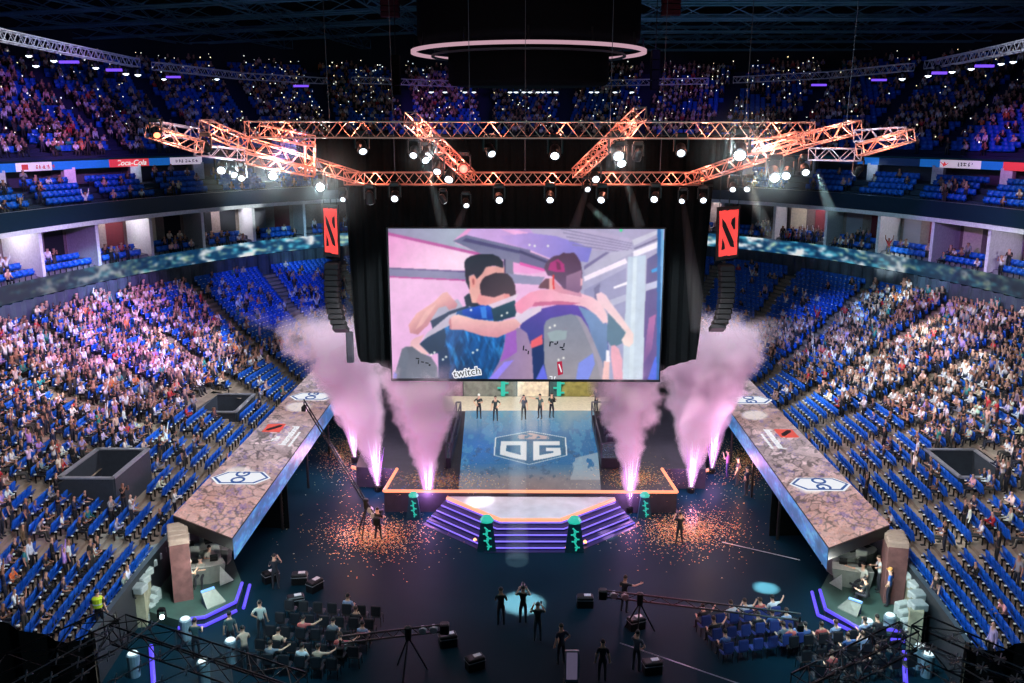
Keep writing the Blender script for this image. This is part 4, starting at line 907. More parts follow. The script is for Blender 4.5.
def banner(tlp, trp, brp, blp, Y, lab):
    a, b_, c, d = [Vector(aty(*p, Y)) for p in (tlp, trp, brp, blp)]; o = empty('hanging_banner', (a+b_+c+d)/4, label=lab, cat='banner'); base = o.location.copy()
    Pf = lambda x, y: (a.lerp(b_, x)).lerp(d.lerp(c, x), y)-base
    fr = [Pf(*q) for q in ((-.12, -.08), (1.12, -.08), (1.12, 1.08), (-.12, 1.08))]
    MB().slab([p+Vector((0, .05, 0)) for p in fr], (0, .18, 0)).build('banner_frame', bdk, o)
    emblem(None, redb, bdk, o, (0, -.03, 0), Pf)
    for x in (0, 1): MB().tube(Pf(x, -.08), Pf(x, -.08)+Vector((0, 0, 1.6)), .02).build('hanging_cable', blackm, o)
banner((323.5, 208), (336.5, 209), (338, 254), (325, 252), 43.6, 'tall glowing red banner with dark slanted emblem, left-side of the screen')
banner((719.5, 211), (738.5, 209.5), (736.5, 254), (718.5, 257), 43.6, 'tall glowing red banner with dark slanted emblem, right-side of the screen')

# ------------------------------------------------------------------ orange truss rig
otr = mat('rig_truss', (214, 150, 132), .35, metal=.4)
dtr = mat('silver_truss', (168, 160, 176), .4, metal=.5)
RN = 'orange lit lighting truss of the rig, '
YN, YF = 36., 43.4
rig = [((247, 129.5), YN, (812, 130.5), YN, .62, otr, 'long upper crosswise piece nearer the camera'),
 ((345, 178.5), YF, (702, 178.5), YF, .58, otr, 'long lower crosswise piece right over the screen'),
 ((360, 178.5), YF, (243, 143), 36.6, .62, otr, 'left-side slanting piece from screen corner'),
 ((243, 143), 36.6, (204, 126), 34.5, .6, otr, 'left-side slanting piece, outer short end'),
 ((200, 147), 33.2, (149, 131), 31.6, .52, otr, 'left-side wing tip'),
 ((195, 134), 34.2, (158, 128), 32.4, .5, dtr, 'pale left-side wing strut above the tip'),
 ((241, 155), 36, (198, 150), 34.2, .5, dtr, 'pale short left-side strut under the wing'),
 ((312, 172), 39, (244, 158), 36.6, .5, otr, 'left-side inner parallel piece under the slanting truss'),
 ((312, 141), 38.5, (262, 131), 36.8, .55, otr, 'left-side piece just under the upper crosswise truss'),
 ((310, 143), 38.9, (310, 174), 39.3, .5, otr, 'left-side short upright tower'),
 ((410, 118), 34.6, (470, 176), YF-.3, .55, otr, 'left-side inner diagonal between the two crosswise trusses'),
 ((690, 179), YF, (809, 139), 36.6, .62, otr, 'right-side slanting piece from screen corner'),
 ((809, 139), 36.6, (857, 127), 34.5, .6, otr, 'right-side slanting piece, outer short end'),
 ((860, 150), 33.2, (911, 135), 31.6, .52, otr, 'right-side wing tip'),
 ((858, 136), 34.2, (902, 133), 32.4, .5, dtr, 'pale right-side wing strut above the tip'),
 ((812, 154), 36, (858, 155), 34.4, .55, dtr, 'pale short right-side strut under the wing'),
 ((746, 150), 38.6, (800, 137), 36.8, .55, otr, 'right-side piece just under the upper crosswise truss'),
 ((641, 113), 34.4, (577, 173), YF-.3, .55, otr, 'right-side inner diagonal between the two crosswise trusses')]
for a, ya, b_, yb, s, m, lab in rig: truss(aty(*a, ya), aty(*b_, yb), s*(.98 if abs(a[0]-b_[0]) > 300 else .8), m, label=RN+lab, r=.031, n=max(3, int((Vector(aty(*a, ya))-Vector(aty(*b_, yb))).length/(s*.8))))
# thin hoist cables from roof to rig
for i, (px, Y) in enumerate(((330, YN), (470, YN), (610, YN), (745, YN), (395, YF), (525, YF), (660, YF), (846, 34))):
    p = aty(px, 128 if Y < 40 else 172, Y); q = Vector((p.x*1.02, p.y, 33.5))
    MB().tube(p, q, .014, 5).build('hoist_cable', mat('cable_grey', (60, 70, 84), .6), label='thin hoist cable rising from the orange rig to the roof, %s from left-side' % ordw(i+1), cat='cable')
# moving head lamps
def lamp_obj(px, py, Y, size, tgt, colr, st, lab):
    p = aty(px, py, Y); o = empty('moving_head_lamp', p, label=lab, cat='stage lamp'); d = (Vector(tgt)-p).normalized(); R = aim(d).to_matrix() ; s = size
    MB().bbox((0, 0, .52*s), (.42*s, .34*s, .16*s), .04*s).build('lamp_base', blackm, o)
    b = MB(); b.box((-.24*s, 0, .2*s), (.05*s, .14*s, .5*s)); b.box((.24*s, 0, .2*s), (.05*s, .14*s, .5*s)); b.box((0, 0, .44*s), (.5*s, .14*s, .05*s)); b.build('yoke', blackm, o)
    MB().lathe([(.10*s, .30*s), (.17*s, .22*s), (.18*s, -.05*s), (.2*s, -.2*s), (.19*s, -.24*s)], (0, 0, 0), 14, R).build('lamp_head', blackm, o, smooth=False)
    MB().lathe([(.02, -.20*s), (.145*s, -.235*s), (.11*s, -.28*s), (.03*s, -.30*s)], (0, 0, 0), 14, R).build('lens', glow('lens_%d_%d' % (colr[0], int(st*10)), colr, st), o, smooth=True)
    return o, p, d
STG = (0, 46, 1)
lamps = [(273, 172, 38.2, 1.25, 14), (319, 185, 41, 1.25, 12), (395, 196, 42.8, 1.1, 8), (414, 152, 36.4, 1.0, 5), (424, 157, 36.6, 1.0, 8), (429, 152, 36.8, 1.2, 10), (438, 168, 39, 1.1, 5), (450, 175.5, 42, 1.3, 10), (362, 147, 36, 1.1, 4), (490, 150, 36, 1.05, 4), (466, 203, 42.8, .9, 5), (443, 199, 42.8, .8, 2), (499, 198, 42.8, 1.1, 7), (555, 152, 36, 1.15, 8), (617, 152, 36.2, 1.35, 12), (620, 159, 36.4, 1.2, 10), (595, 177, 42.6, 1.15, 7), (587, 187.5, 42.8, .9, 4), (602, 197.5, 42.8, 1.1, 7), (550, 197, 42.8, 1.1, 7), (638, 155, 36.5, .9, 3), (681, 150, 36, 1.1, 4), (740, 151, 36.2, 1.5, 16), (774, 174, 36.8, 1.3, 12), (787, 173, 36.6, 1.1, 7), (805, 169.5, 36.4, 1.0, 6), (655, 197, 42.8, 1.1, 6), (683, 199, 43, .9, 5), (703, 198, 42.9, 1.0, 5), (222, 167, 36, 1.1, 8), (232, 172, 36, .9, 5), (241, 176, 36.2, .9, 4), (206, 146, 33.4, .8, 3), (343, 198, 42.8, .8, 5), (733, 187, 40.5, .9, 4), (748, 187, 40, .9, 4), (858, 170, 35, .8, 3), (370, 198, 42.9, 1.1, .6)]
LP = []
for i, (px, py, Y, s, st) in enumerate(lamps):
    tgt = (random.uniform(-8, 8), random.uniform(2, 20), 3) if st >= 4 else (random.uniform(-6, 6), 46, 1)
    desc = 'very bright white' if st >= 12 else 'bright white' if st >= 7 else 'pale' if st >= 3 else 'unlit dark'
    LP.append(lamp_obj(px, py, Y, s, tgt, (232, 244, 255), st*.55, '%s moving head lamp hanging under the %s rig truss, %s lamp from left-side' % (desc, 'upper' if Y < 37.5 else 'lower', ordw(1+sorted(range(len(lamps)), key=lambda q: lamps[q][0]).index(i)))))
lamp_obj(463.5, 168, 40.6, 1.25, (0, 2, 14), (255, 70, 60), 9, 'red glowing lamp at the left-side inner diagonal of the rig')
lamp_obj(703-.5, 178, 42.6, .7, (0, 10, 6), (255, 120, 80), 5, 'small orange glowing lamp at the right-side screen corner of the rig')
lamp_obj(156, 132.5, 31.4, .8, (0, 10, 6), (255, 150, 100), 5, 'small orange glowing lamp on the left-side wing tip')
# ------------------------------------------------------------------ floor and stage
fm = bpy.data.materials.new('arena_floor'); fm.use_nodes = True; nt = fm.node_tree; b = nt.nodes['Principled BSDF']
tc = nt.nodes.new('ShaderNodeTexCoord'); n = nt.nodes.new('ShaderNodeTexNoise'); n.inputs['Scale'].default_value = .35; n.inputs['Detail'].default_value = 6; nt.links.new(tc.outputs['Object'], n.inputs['Vector'])
r = nt.nodes.new('ShaderNodeValToRGB'); nt.links.new(n.outputs['Fac'], r.inputs['Fac']); r.color_ramp.elements[0].color = L(3, 26, 38); r.color_ramp.elements[1].color = L(7, 38, 52); nt.links.new(r.outputs['Color'], b.inputs['Base Color'])
b.inputs['Roughness'].default_value = .55; b.inputs['Specular IOR Level'].default_value = .05
fb = MB(); fb.add([(-60, 5, 0), (60, 5, 0), (60, 130, 0), (-60, 130, 0)], [(0, 1, 2, 3)]); fb.build('floor', fm, kind='structure')
SH = 1.2
dkdeck = mat('dark_stage_deck', (44, 40, 52), .5, var=.3, scale=2)
XY = lambda px, py, h: (at(px, py, h).x, at(px, py, h).y)
stage = empty('stage', (0, 0, 0), label='big stage under the screen with blue LED floor and glowing purple front steps', cat='stage')
MB().prism([XY(*q, SH) for q in ((384, 491), (677, 492), (663, 469), (706, 469), (690, 396), (378, 396), (356, 467), (397, 469))], 0, SH).build('deck', dkdeck, stage)
def stage_fn(X, Y, u, v):
    h, w = X.shape; f = fbm(u*9+3, v*5, 1.3, 5); f2 = fbm(u*14+30, v*14, 1.8, 9)
    def g(a, b_, t): t = np.clip(t, 0, 1)[..., None]; return np.array(a, float)*(1-t)+np.array(b_, float)*t
    C = g((112, 148, 172), (24, 104, 164), (Y-411)/22+(f-.5)*.9)
    C = C*(1-np.clip((Y-462)/16, 0, 1)[..., None])+g((116, 116, 128), (150, 146, 150), f2)*np.clip((Y-462)/16, 0, 1)[..., None]
    m = np.clip(1-np.hypot((X-480)/28, (Y-448)/22), 0, 1)[..., None]; C = C*(1-m)+np.array((16, 112, 200))*m
    m = (f > .6) & (Y < 470); C[m] = C[m]*.5+np.array((70, 150, 196))*.5
    m = (f2 < .34) & (Y > 446) & (Y < 480); C[m] = C[m]*.5+np.array((38, 74, 110))*.5
    m = (X-590)/26+(f-.5)*2.4 > -.6; m &= (Y > 458-(X-575)*.25) & (Y < 480); C[m] = C[m]*.3+np.array((176, 186, 196))*.7
    m = np.clip((Y-474)/16, 0, 1)*np.clip(1-np.abs(X-535)/75, 0, 1); C = C*(1-m[..., None]*.6)+np.array((128, 84, 78))*m[..., None]*.6
    # hexagon with the two letters
    hexo = [(530, 431), (566, 437.4), (567.4, 455.4), (529, 464.8), (493.5, 455.4), (495.2, 437.4)]
    c0 = np.array((530, 447.6)); hexi = [tuple(c0+(np.array(p)-c0)*.965) for p in hexo]
    m = inpoly(X, Y, hexi); C[m] = C[m]*.55+np.array((44, 92, 122))*.45
    C[inpoly(X, Y, hexo) & ~m] = (226, 236, 240)
    W = (232, 236, 240)
    o = inpoly(X, Y, [(500.8, 441.2), (526.6, 441.2), (526.6, 460.6), (514, 458.2), (500, 454.6)]) & ~inpoly(X, Y, [(506.4, 445.4), (520.4, 445.4), (520.6, 455), (506, 451)])
    gq = inpoly(X, Y, [(533, 441.2), (559.6, 441.2), (560, 445.4), (539.5, 445.4), (539.5, 455.2), (553.6, 452.6), (553.6, 451), (546, 451), (546, 447.6), (560.4, 447.6), (561, 455), (547, 458.2), (533, 460.6)])
    C[o | gq] = W
    m = inpoly(X, Y, [(511, 436.6), (530, 432.8), (549, 436.6), (549, 439.2), (511, 439.2)]) & (f2 > .4); C[m] = (178, 160, 168)
    r = np.random.default_rng(4); s = r.random((h, w)); C[s > .992] = (210, 196, 176); C[(s < .012) & (X < 490)] = (20, 90, 220)
    return C
LEDC = [at(466, 404, SH+.03), at(594, 404, SH+.03), at(601, 490, SH+.03), at(458.5, 490, SH+.03)]
led_grid('led_floor', LEDC, 330, 210, stage_fn, attr_mat('led_floor_pixels', .8, .3, .25), stage)
orange = glow('orange_strip_glow', (255, 150, 110), 1.5); purple = glow('purple_strip_glow', (120, 100, 235), 1.25); violet = glow('violet_strip_glow', (86, 70, 230), 1.3)
def strip_light(pts, h, m, name, parent, r=.07, **kw):
    return MB().path([at(x, y, h) for x, y in pts], r, 8).build(name, m, parent, **kw)
strip_light([(385, 491), (677, 492)], SH+.02, orange, 'front_light_strip', stage, .09); strip_light([(384, 491), (397, 469)], SH+.02, orange, 'edge_light_strip', stage, .09); strip_light([(677, 492), (662, 469)], SH+.02, orange, 'edge_light_strip', stage, .09)
strip_light([(352, 467), (378, 475)], .5, orange, 'wing_light_strip', stage, .1); strip_light([(674, 480), (708, 470)], .5, orange, 'wing_light_strip', stage, .1)
# front thrust with steps
TH = .9
top = [(446.6, 499), (500, 521), (561, 521), (615, 500.5)]
tp = [Vector((*XY(*q, TH), 0)) for q in top]; back = [Vector((*XY(615, 493.5, TH), 0)), Vector((*XY(447, 493, TH), 0))]
MB().prism([(p.x, p.y) for p in tp+back], 0, TH).build('thrust_deck', mat('pale_thrust_deck', (186, 188, 194), .35, var=.15, scale=1.2), stage)
dirs = []
def off(pts, d):
    """offset the three-sided front outwards"""
    L_ = []; nrm = []
    for a, c in zip(pts, pts[1:]): t = (c-a).normalized(); nrm.append(Vector((t.y, -t.x, 0)))
    for i, p in enumerate(pts):
        if i == 0: L_.append(p+nrm[0]*d)
        elif i == len(pts)-1: L_.append(p+nrm[-1]*d)
        else: m = (nrm[i-1]+nrm[i]).normalized(); L_.append(p+m*d/max(.5, m.dot(nrm[i])))
    return L_
stepm = mat('step_dark_purple', (30, 26, 62), .4)
b = MB(); 
for k in range(5):
    hk = TH-(k+1)*.18+.0; o_ = off(tp, .34*(k+1)); b.prism([(p.x, p.y) for p in o_+back], 0, max(.02, hk+.0))
b.build('front_steps', stepm, stage)
for k in range(5):
    o_ = off(tp, .34*k+.03); b = MB(); b.path([p+Vector((0, 0, TH-k*.18-.07)) for p in o_], .045, 6); b.build('step_light_strip', purple, stage)
MB().path([p+Vector((0, 0, TH+.03)) for p in off(tp, -.05)], .1, 8).build('thrust_light_strip', orange, stage)
# upstage: pale floor, back wall with openings
YB = at(530, 397, SH).y
creamf = mat('cream_upstage_floor', (226, 214, 196), .5)
MB().prism([XY(440, 411, SH), XY(602, 411, SH), (at(612, 397, SH).x, YB), (at(430, 397, SH).x, YB)], SH, SH+.035).build('upstage_floor', creamf, stage)
bw = empty('stage_back_wall', (0, YB+.3, SH), label='low stage back wall with cream, grey and olive panels seen just under the screen', cat='stage set')
for x0, x1, c, nm in ((428, 463, (150, 120, 140), 'mauve'), (463, 517, (120, 124, 118), 'grey'), (517, 549, (236, 216, 192), 'cream'), (549, 561, (60, 84, 90), 'slate'), (561, 598, (140, 132, 70), 'olive'), (598, 640, (160, 130, 146), 'rose')):
    xa, xb = aty(x0, 397, YB).x, aty(x1, 397, YB).x; MB().box(((xa+xb)/2, 0, 2.2), (xb-xa-.06, .3, 4.4)).build('wall_panel', mat('panel_'+nm, c, .7, var=.3, scale=3), bw)
tealg = glow('teal_glow', (40, 200, 176), .85)
for x in (503, 559): p = aty(x, 386, YB-.1)-Vector((0, YB+.3, SH)); b = MB(); b.box(p, (.3, .08, 1.5)); [b.box(p+Vector((.25*(-1)**i, 0, -.5+.35*i)), (.3, .07, .12)) for i in range(4)]; b.build('teal_zigzag_light', tealg, bw)
# team booths on both sides of the LED floor
def booth(x0, x1, y0, y1, lab):
    a = Vector(at(x0, y0, SH)); c = Vector(at(x1, y1, SH)); xc = (a.x+c.x)/2; w = abs(c.x-a.x); yc = (a.y+c.y)/2; l = abs(a.y-c.y); H = 1.5
    o = empty('team_booth', (xc, yc, SH), label=lab, cat='booth'); MB().box((0, 0, .3), (w, l, .6)).build('booth_base', mat('booth_dark', (36, 28, 46), .5), o)
    b = MB()
    for x in (-w/2, w/2):
        for y in (-l/2, 0, l/2): b.tube((x, y, .6), (x, y, H), .05)
        b.tube((x, -l/2, H), (x, l/2, H), .05)
    for y in (-l/2, l/2): b.tube((-w/2, y, H), (w/2, y, H), .05)
    b.build('booth_frame', mat('booth_frame', (90, 84, 100), .4, metal=.4), o)
    MB().box((0, -l/2, 1.05), (w-.1, .03, .85)).build('booth_glass', glassr, o)
    for k in range(5): MB().bbox((0, -l/2+l*(k+.7)/5.4, .85), (w*.45, .5, .6), .08).build('player_chair', mat('booth_chair', (70, 60, 84), .6), o)
booth(446, 461, 468, 424, 'dark open player booth at the left-side edge of the LED floor')
booth(601, 618, 468, 424, 'dark open player booth at the right-side edge of the LED floor')
# glowing pylons on the steps
def pylon(px, py, s, lab):
    p = at(px, py, 0); o = empty('glowing_pylon', p, .0, label=lab, cat='light pillar'); k = MB()
    pr = [(-.5, -.45), (.5, -.45), (.42, .4), (-.42, .4)]; prt = [(x*.62, y*.62) for x, y in pr]
    k.add([(x*s, y*s, 0) for x, y in pr]+[(x*s, y*s, 1.5*s) for x, y in prt], [(3, 2, 1, 0), (4, 5, 6, 7), (0, 1, 5, 4), (1, 2, 6, 5), (2, 3, 7, 6), (3, 0, 4, 7)]); k.build('pylon_body', mat('pylon_dark', (20, 52, 66), .4), o)
    k = MB(); k.lathe([(.34, 1.5), (.36, 1.6), (.22, 1.78), (.1, 1.82)], n=8); [setattr(k, 'v', [(x*s, y*s, z*s) for x, y, z in k.v])]; k.build('glowing_cap', tealg, o)
    k = MB(); zz = [(-.1, 1.3), (.08, 1.12), (-.06, .95), (.12, .72), (-.02, .6), (.14, .3), (.06, .12)]
    yf = lambda z: -.45+.17*z/1.5-.03
    k.path([Vector((x*s, yf(z)*s, z*s)) for x, z in zz], .045*s, 5)
    for x, z in zz[1:-1]: k.box((x*s, yf(z)*s, z*s), (.26*s, .05, .06*s))
    k.build('zigzag_light', tealg, o)
    return o
pylon(487, 548, .95, 'dark pylon with glowing teal zigzag on the stage steps, left-side of centre'); pylon(574, 549, .95, 'dark pylon with glowing teal zigzag on the stage steps, right-side of centre')
pylon(414, 516, .75, 'small teal glowing pylon beside the left-side front smoke jet'); pylon(644, 516, .75, 'small teal glowing pylon beside the right-side front smoke jet')
for i, (px, py) in enumerate(((490.5, 549.5), (567, 550.5), (564, 545), (585, 545), (495, 545), (475, 543))):
    o = empty('floor_beacon', at(px, py, 0), label='tiny orange beacon lamp on the floor at the stage steps, %s from left-side' % ordw((3, 5, 4, 6, 2, 1)[i]) , cat='lamp'); MB().lathe([(.12, 0), (.12, .08), (.08, .12)], n=8).build('beacon_base', blackm, o); MB().lathe([(.08, .12), (.1, .18), (.03, .26)], n=8).build('beacon_lens', glow('beacon_glow', (255, 150, 100), 4), o)

# ------------------------------------------------------------------ LED wings ("ramps")
RH = 3.5
seedr = np.random.default_rng(11)
def stone_fn(flip):
    sd = np.column_stack([seedr.random(330)*1.0, seedr.random(330)*7.5])
    def fn(X, Y, u, v):
        U_, V_ = u*1.0+.05*(fbm(u*6, v*30, 1.2, 60)-.5)*2, v*7.5+.12*(fbm(u*6+9, v*30, 1.2, 61)-.5)*2
        d1 = np.full(u.shape, 9.); d2 = np.full(u.shape, 9.); ids = np.zeros(u.shape, int)
        for i, (a, c) in enumerate(sd):
            d = np.hypot(U_-a, (V_-c)); m = d < d1; d2 = np.where(m, d1, np.minimum(d2, d)); ids = np.where(m, i, ids); d1 = np.where(m, d, d1)
        f = fbm(u*7+5, v*46, 1.1, 70); f2 = fbm(u*12, v*90+4, 1.7, 71)
        tone = .82+.3*((ids*37 % 17)/17.); C = np.array((200, 176, 184))[None, None]*(tone*(.75+.5*f))[..., None]
        w = np.clip((v-.62)/.3, 0, 1)*(.4+f2); C = C*(1-w[..., None]*.55)+np.array((214, 136, 112))*w[..., None]*.55
        w = np.clip(1-np.abs(v-.38)/.16, 0, 1)*.5; C = C*(1-w[..., None])+np.array((150, 100, 84))*w[..., None]
        crack = (d2-d1 < .016) & (fbm(u*5+2, v*28, 1., 88) > .42); C[crack] = C[crack]*.55
        m = (f2 > .6) & (fbm(u*4+40, v*22, 1., 77) > .5); C[m] = C[m]*.55+np.array((92, 82, 190))*.45
        s = np.random.default_rng(5).random(u.shape); C[(s > .93) & (f > .5)] *= .55; C[(s < .03)] = (230, 206, 200)
        for (cu, cv) in ((.42, .36), (.42, .78)):  # pools of light painted into the top surface colours
            m = np.clip(1.15-np.hypot((u-cu)/.27, (v-cv)/.036), 0, .35)/.35; C = C*(1-m[..., None]*.75)+np.array((250, 240, 236))*m[..., None]*.75
        return C
    return fn
rampm = attr_mat('ramp_pixels', .92, .2, .4); sidem = attr_mat('ramp_side_pixels', .85, .2, .4)
def side_fn(X, Y, u, v):
    f = fbm(u*50, v*4, .5, 90); f2 = fbm(u*90, v*8, 1.1, 91)
    C = np.array((40, 120, 196))[None, None]*(.55+.8*f)[..., None]; m = f2 > .7; C[m] = (120, 120, 200); m = (u < .2) & (f2 > .4) & (X < 512); C[m] = C[m]*.4+np.array((190, 120, 190))*.6
    m = (f > .52) & (f2 < .42); C[m] = (90, 176, 226); return C
wlog = glow('led_white', (238, 240, 246), .95); blog = glow('led_blue', (30, 84, 160), .8); rlog = glow('led_red', (226, 86, 74), .95)
def ramp(s, on, inn, far, lab):
    a = at(*on, RH); c = at(*inn, RH); yf = at(*far, RH).y; xo = (a.x+at(*far, RH).x)/2; xi = c.x
    o = empty('led_wing_platform', (0, 0, 0), label=lab, cat='stage wing')
    no, ni = Vector((a.x, a.y, RH)), Vector((c.x, c.y, RH)); fo, fi = Vector((at(*far, RH).x, yf, RH)), Vector((xi+.2*(-s)*0, yf, RH))
    cor = (fo, fi, ni, no) if s < 0 else (fi, fo, no, ni)
    led_grid('top_surface', cor, 110, 640, stone_fn(s), rampm, o)
    SHh = .95
    dn = Vector((0, 0, -SHh)); cs = (fi, ni, ni+dn, fi+dn) if s < 0 else (ni, fi, fi+dn, ni+dn)
    led_grid('inner_side_surface', [p+Vector((-s*.03, 0, -.04)) for p in cs], 520, 26, side_fn, sidem, o)
    b = MB(); b.slab([no+Vector((0, 0, -.06)), ni+Vector((0, 0, -.06)), fi+Vector((0, 0, -.06)), fo+Vector((0, 0, -.06))], (0, 0, -.5)); b.build('platform_box', blackm, o)
    b = MB()
    for t in (.3, .5, .7, .9, .98):
        for q0, q1 in ((no, fo), (ni, fi)): p = q0.lerp(q1, t)*1.; p.x += -s*.0+(.25 if q0 is no and s < 0 else -.25 if q0 is no else (-.3 if s < 0 else .3)); MB().tube((p.x, p.y, 0), (p.x, p.y, RH-.5), .08).build('support_post', blackm, o)
    m = MB(); m.slab([no+Vector((0, 6.5, -.5)), ni+Vector((0, 8.5, -.5)), Vector((ni.x, ni.y+8.5, .0)), Vector((no.x, no.y+6.5, .0))], (0, .08, 0)); m.build('under_shade_sheet', black, o)  # black sheet added for the shade under the open platform
    X_ = Vector((0, 1, 0)) if s < 0 else Vector((0, -1, 0)); Y_ = Vector((-1, 0, 0)) if s < 0 else Vector((1, 0, 0))
    def hexlogo(px, py):
        p = at(px, py, RH+.03); q = MB(); A = 1.35; B = .62; pts = [(-A, 0), (-A*.62, B), (A*.62, B), (A, 0), (A*.62, -B), (-A*.62, -B)]
        F_ = lambda u_, v_, z=0.: p+Vector((1, 0, 0))*u_*(-s)*1.+Vector((0, 1, 0))*v_*1.15+Vector((0, 0, z))
        MB().slab([F_(u_*1.08, v_*1.12) for u_, v_ in pts], (0, 0, .02)).build('logo_outline', wlog, o); MB().slab([F_(u_, v_, .01) for u_, v_ in pts], (0, 0, .02)).build('logo_field', blog, o); MB().slab([F_(u_*.9, v_*.86, .02) for u_, v_ in pts], (0, 0, .02)).build('logo_inner', wlog, o)
        text('logo_letters', 'OG', .95, frame3(F_(0, 0, .05), X_, Y_), blog, o)
    for q in ((241, 478), (312.5, 396.6)) if s < 0 else ((820, 484.5), (749, 400)): hexlogo(*q)
    pr = at(*((274, 428) if s < 0 else (786.5, 433.5)), RH+.03)
    Pf = lambda x, y: pr+X_*(x-.5)*1.35+Y_*(.5-y)*1.05
    r = random.Random(5)
    MB().slab([Pf(x+r.uniform(-.03, .03), y+r.uniform(-.03, .03)) for x, y in ((0, 0), (.33, 0), (.66, 0), (1, 0), (1, .5), (1, 1), (.66, 1), (.33, 1), (0, 1), (0, .5))], (0, 0, .02)).build('red_emblem', rlog, o)
    MB().slab([Pf(*q)+Vector((0, 0, .02)) for q in ((.14, .16), (.34, .2), (.86, .7), (.84, .86), (.6, .82), (.14, .36))], (0, 0, .015)).build('diagonal_stroke', mat('led_black', (30, 22, 26), .5), o)
    tp_ = at(*((285.5, 437) if s < 0 else (775.5, 437)), RH+.03); text('title_lettering', 'International', .62, frame3(tp_+X_*.25-Y_*.15, X_, Y_), wlog, o, shear=.2); text('title_article', 'The', .5, frame3(tp_-X_*.3+Y_*.45, X_, Y_), wlog, o, shear=.2)
    tp_ = at(*((294.5, 439) if s < 0 else (767, 441)), RH+.03); b = MB()
    for i in range(9): q = tp_+X_*((i-4)*.27); b.box(q, (.13, .19, .02))
    b.build('small_lettering', wlog, o); return o
ramp(-1, (173, 515), (232, 538), (316, 367), 'long stone-patterned LED wing platform along the left-side stand, orange towards its end')
ramp(1, (890, 524.5), (829, 547.5), (744, 374), 'long stone-patterned LED wing platform along the right-side stand with blue glowing side')

# confetti
def confetti(name, px, py, rx, ry, n, cols, lab, h=.02, es=0.):
    V = np.array([(-.024, -.016, 0), (.024, -.016, .01), (.024, .016, 0), (-.024, .016, .01)]); n = int(n*1.8); P = []
    while len(P) < n:
        w_ = random.choice((.24, .3, .42, .6)); a, c = random.gauss(.0, w_), random.gauss(0, w_)
        p = at(px+a*rx, py+c*ry, h); P.append((p.x, p.y, h+random.uniform(0, .02)))
    a_, b_ = bulk(V, np.array([(0, 1, 2, 3)]), np.array(P), rng.uniform(0, 6.28, n), rng.uniform(.5, 1.5, n)); cc = np.repeat(np.array([L(*cols[i]) for i in rng.integers(0, len(cols), n)]), 4, 0)
    me = np_mesh(name, a_, b_, confm, cc); link(name, me, kind='stuff', label=lab, cat='confetti')
confm = bpy.data.materials.new('confetti_foil'); confm.use_nodes = True; nt = confm.node_tree; b = nt.nodes['Principled BSDF']; a = nt.nodes.new('ShaderNodeAttribute'); a.attribute_name = 'Col'; nt.links.new(a.outputs['Color'], b.inputs['Base Color']); b.inputs['Roughness'].default_value = .3; b.inputs['Metallic'].default_value = .3
CC = [(240, 200, 110), (255, 180, 90), (240, 120, 70), (250, 230, 170), (230, 170, 60)]
confetti('floor_confetti', 375, 535, 62, 26, 1500, CC, 'gold and orange confetti scattered on the floor, left-side of the steps'); confetti('floor_confetti', 688, 530, 66, 26, 1700, CC, 'gold and orange confetti scattered on the floor, right-side of the steps')
confetti('floor_confetti', 345, 455, 40, 34, 900, CC, 'orange confetti on the floor between the left-side wing platform and stage'); confetti('floor_confetti', 745, 462, 50, 30, 1300, CC, 'orange confetti around the standing crew beside the right-side wing platform')
confetti('stage_confetti', 440, 480, 60, 12, 700, CC+[(40, 110, 230)], 'confetti on the dark stage deck, left-side', SH+.04); confetti('stage_confetti', 635, 478, 45, 14, 700, CC, 'confetti on the dark stage deck, right-side', SH+.04)

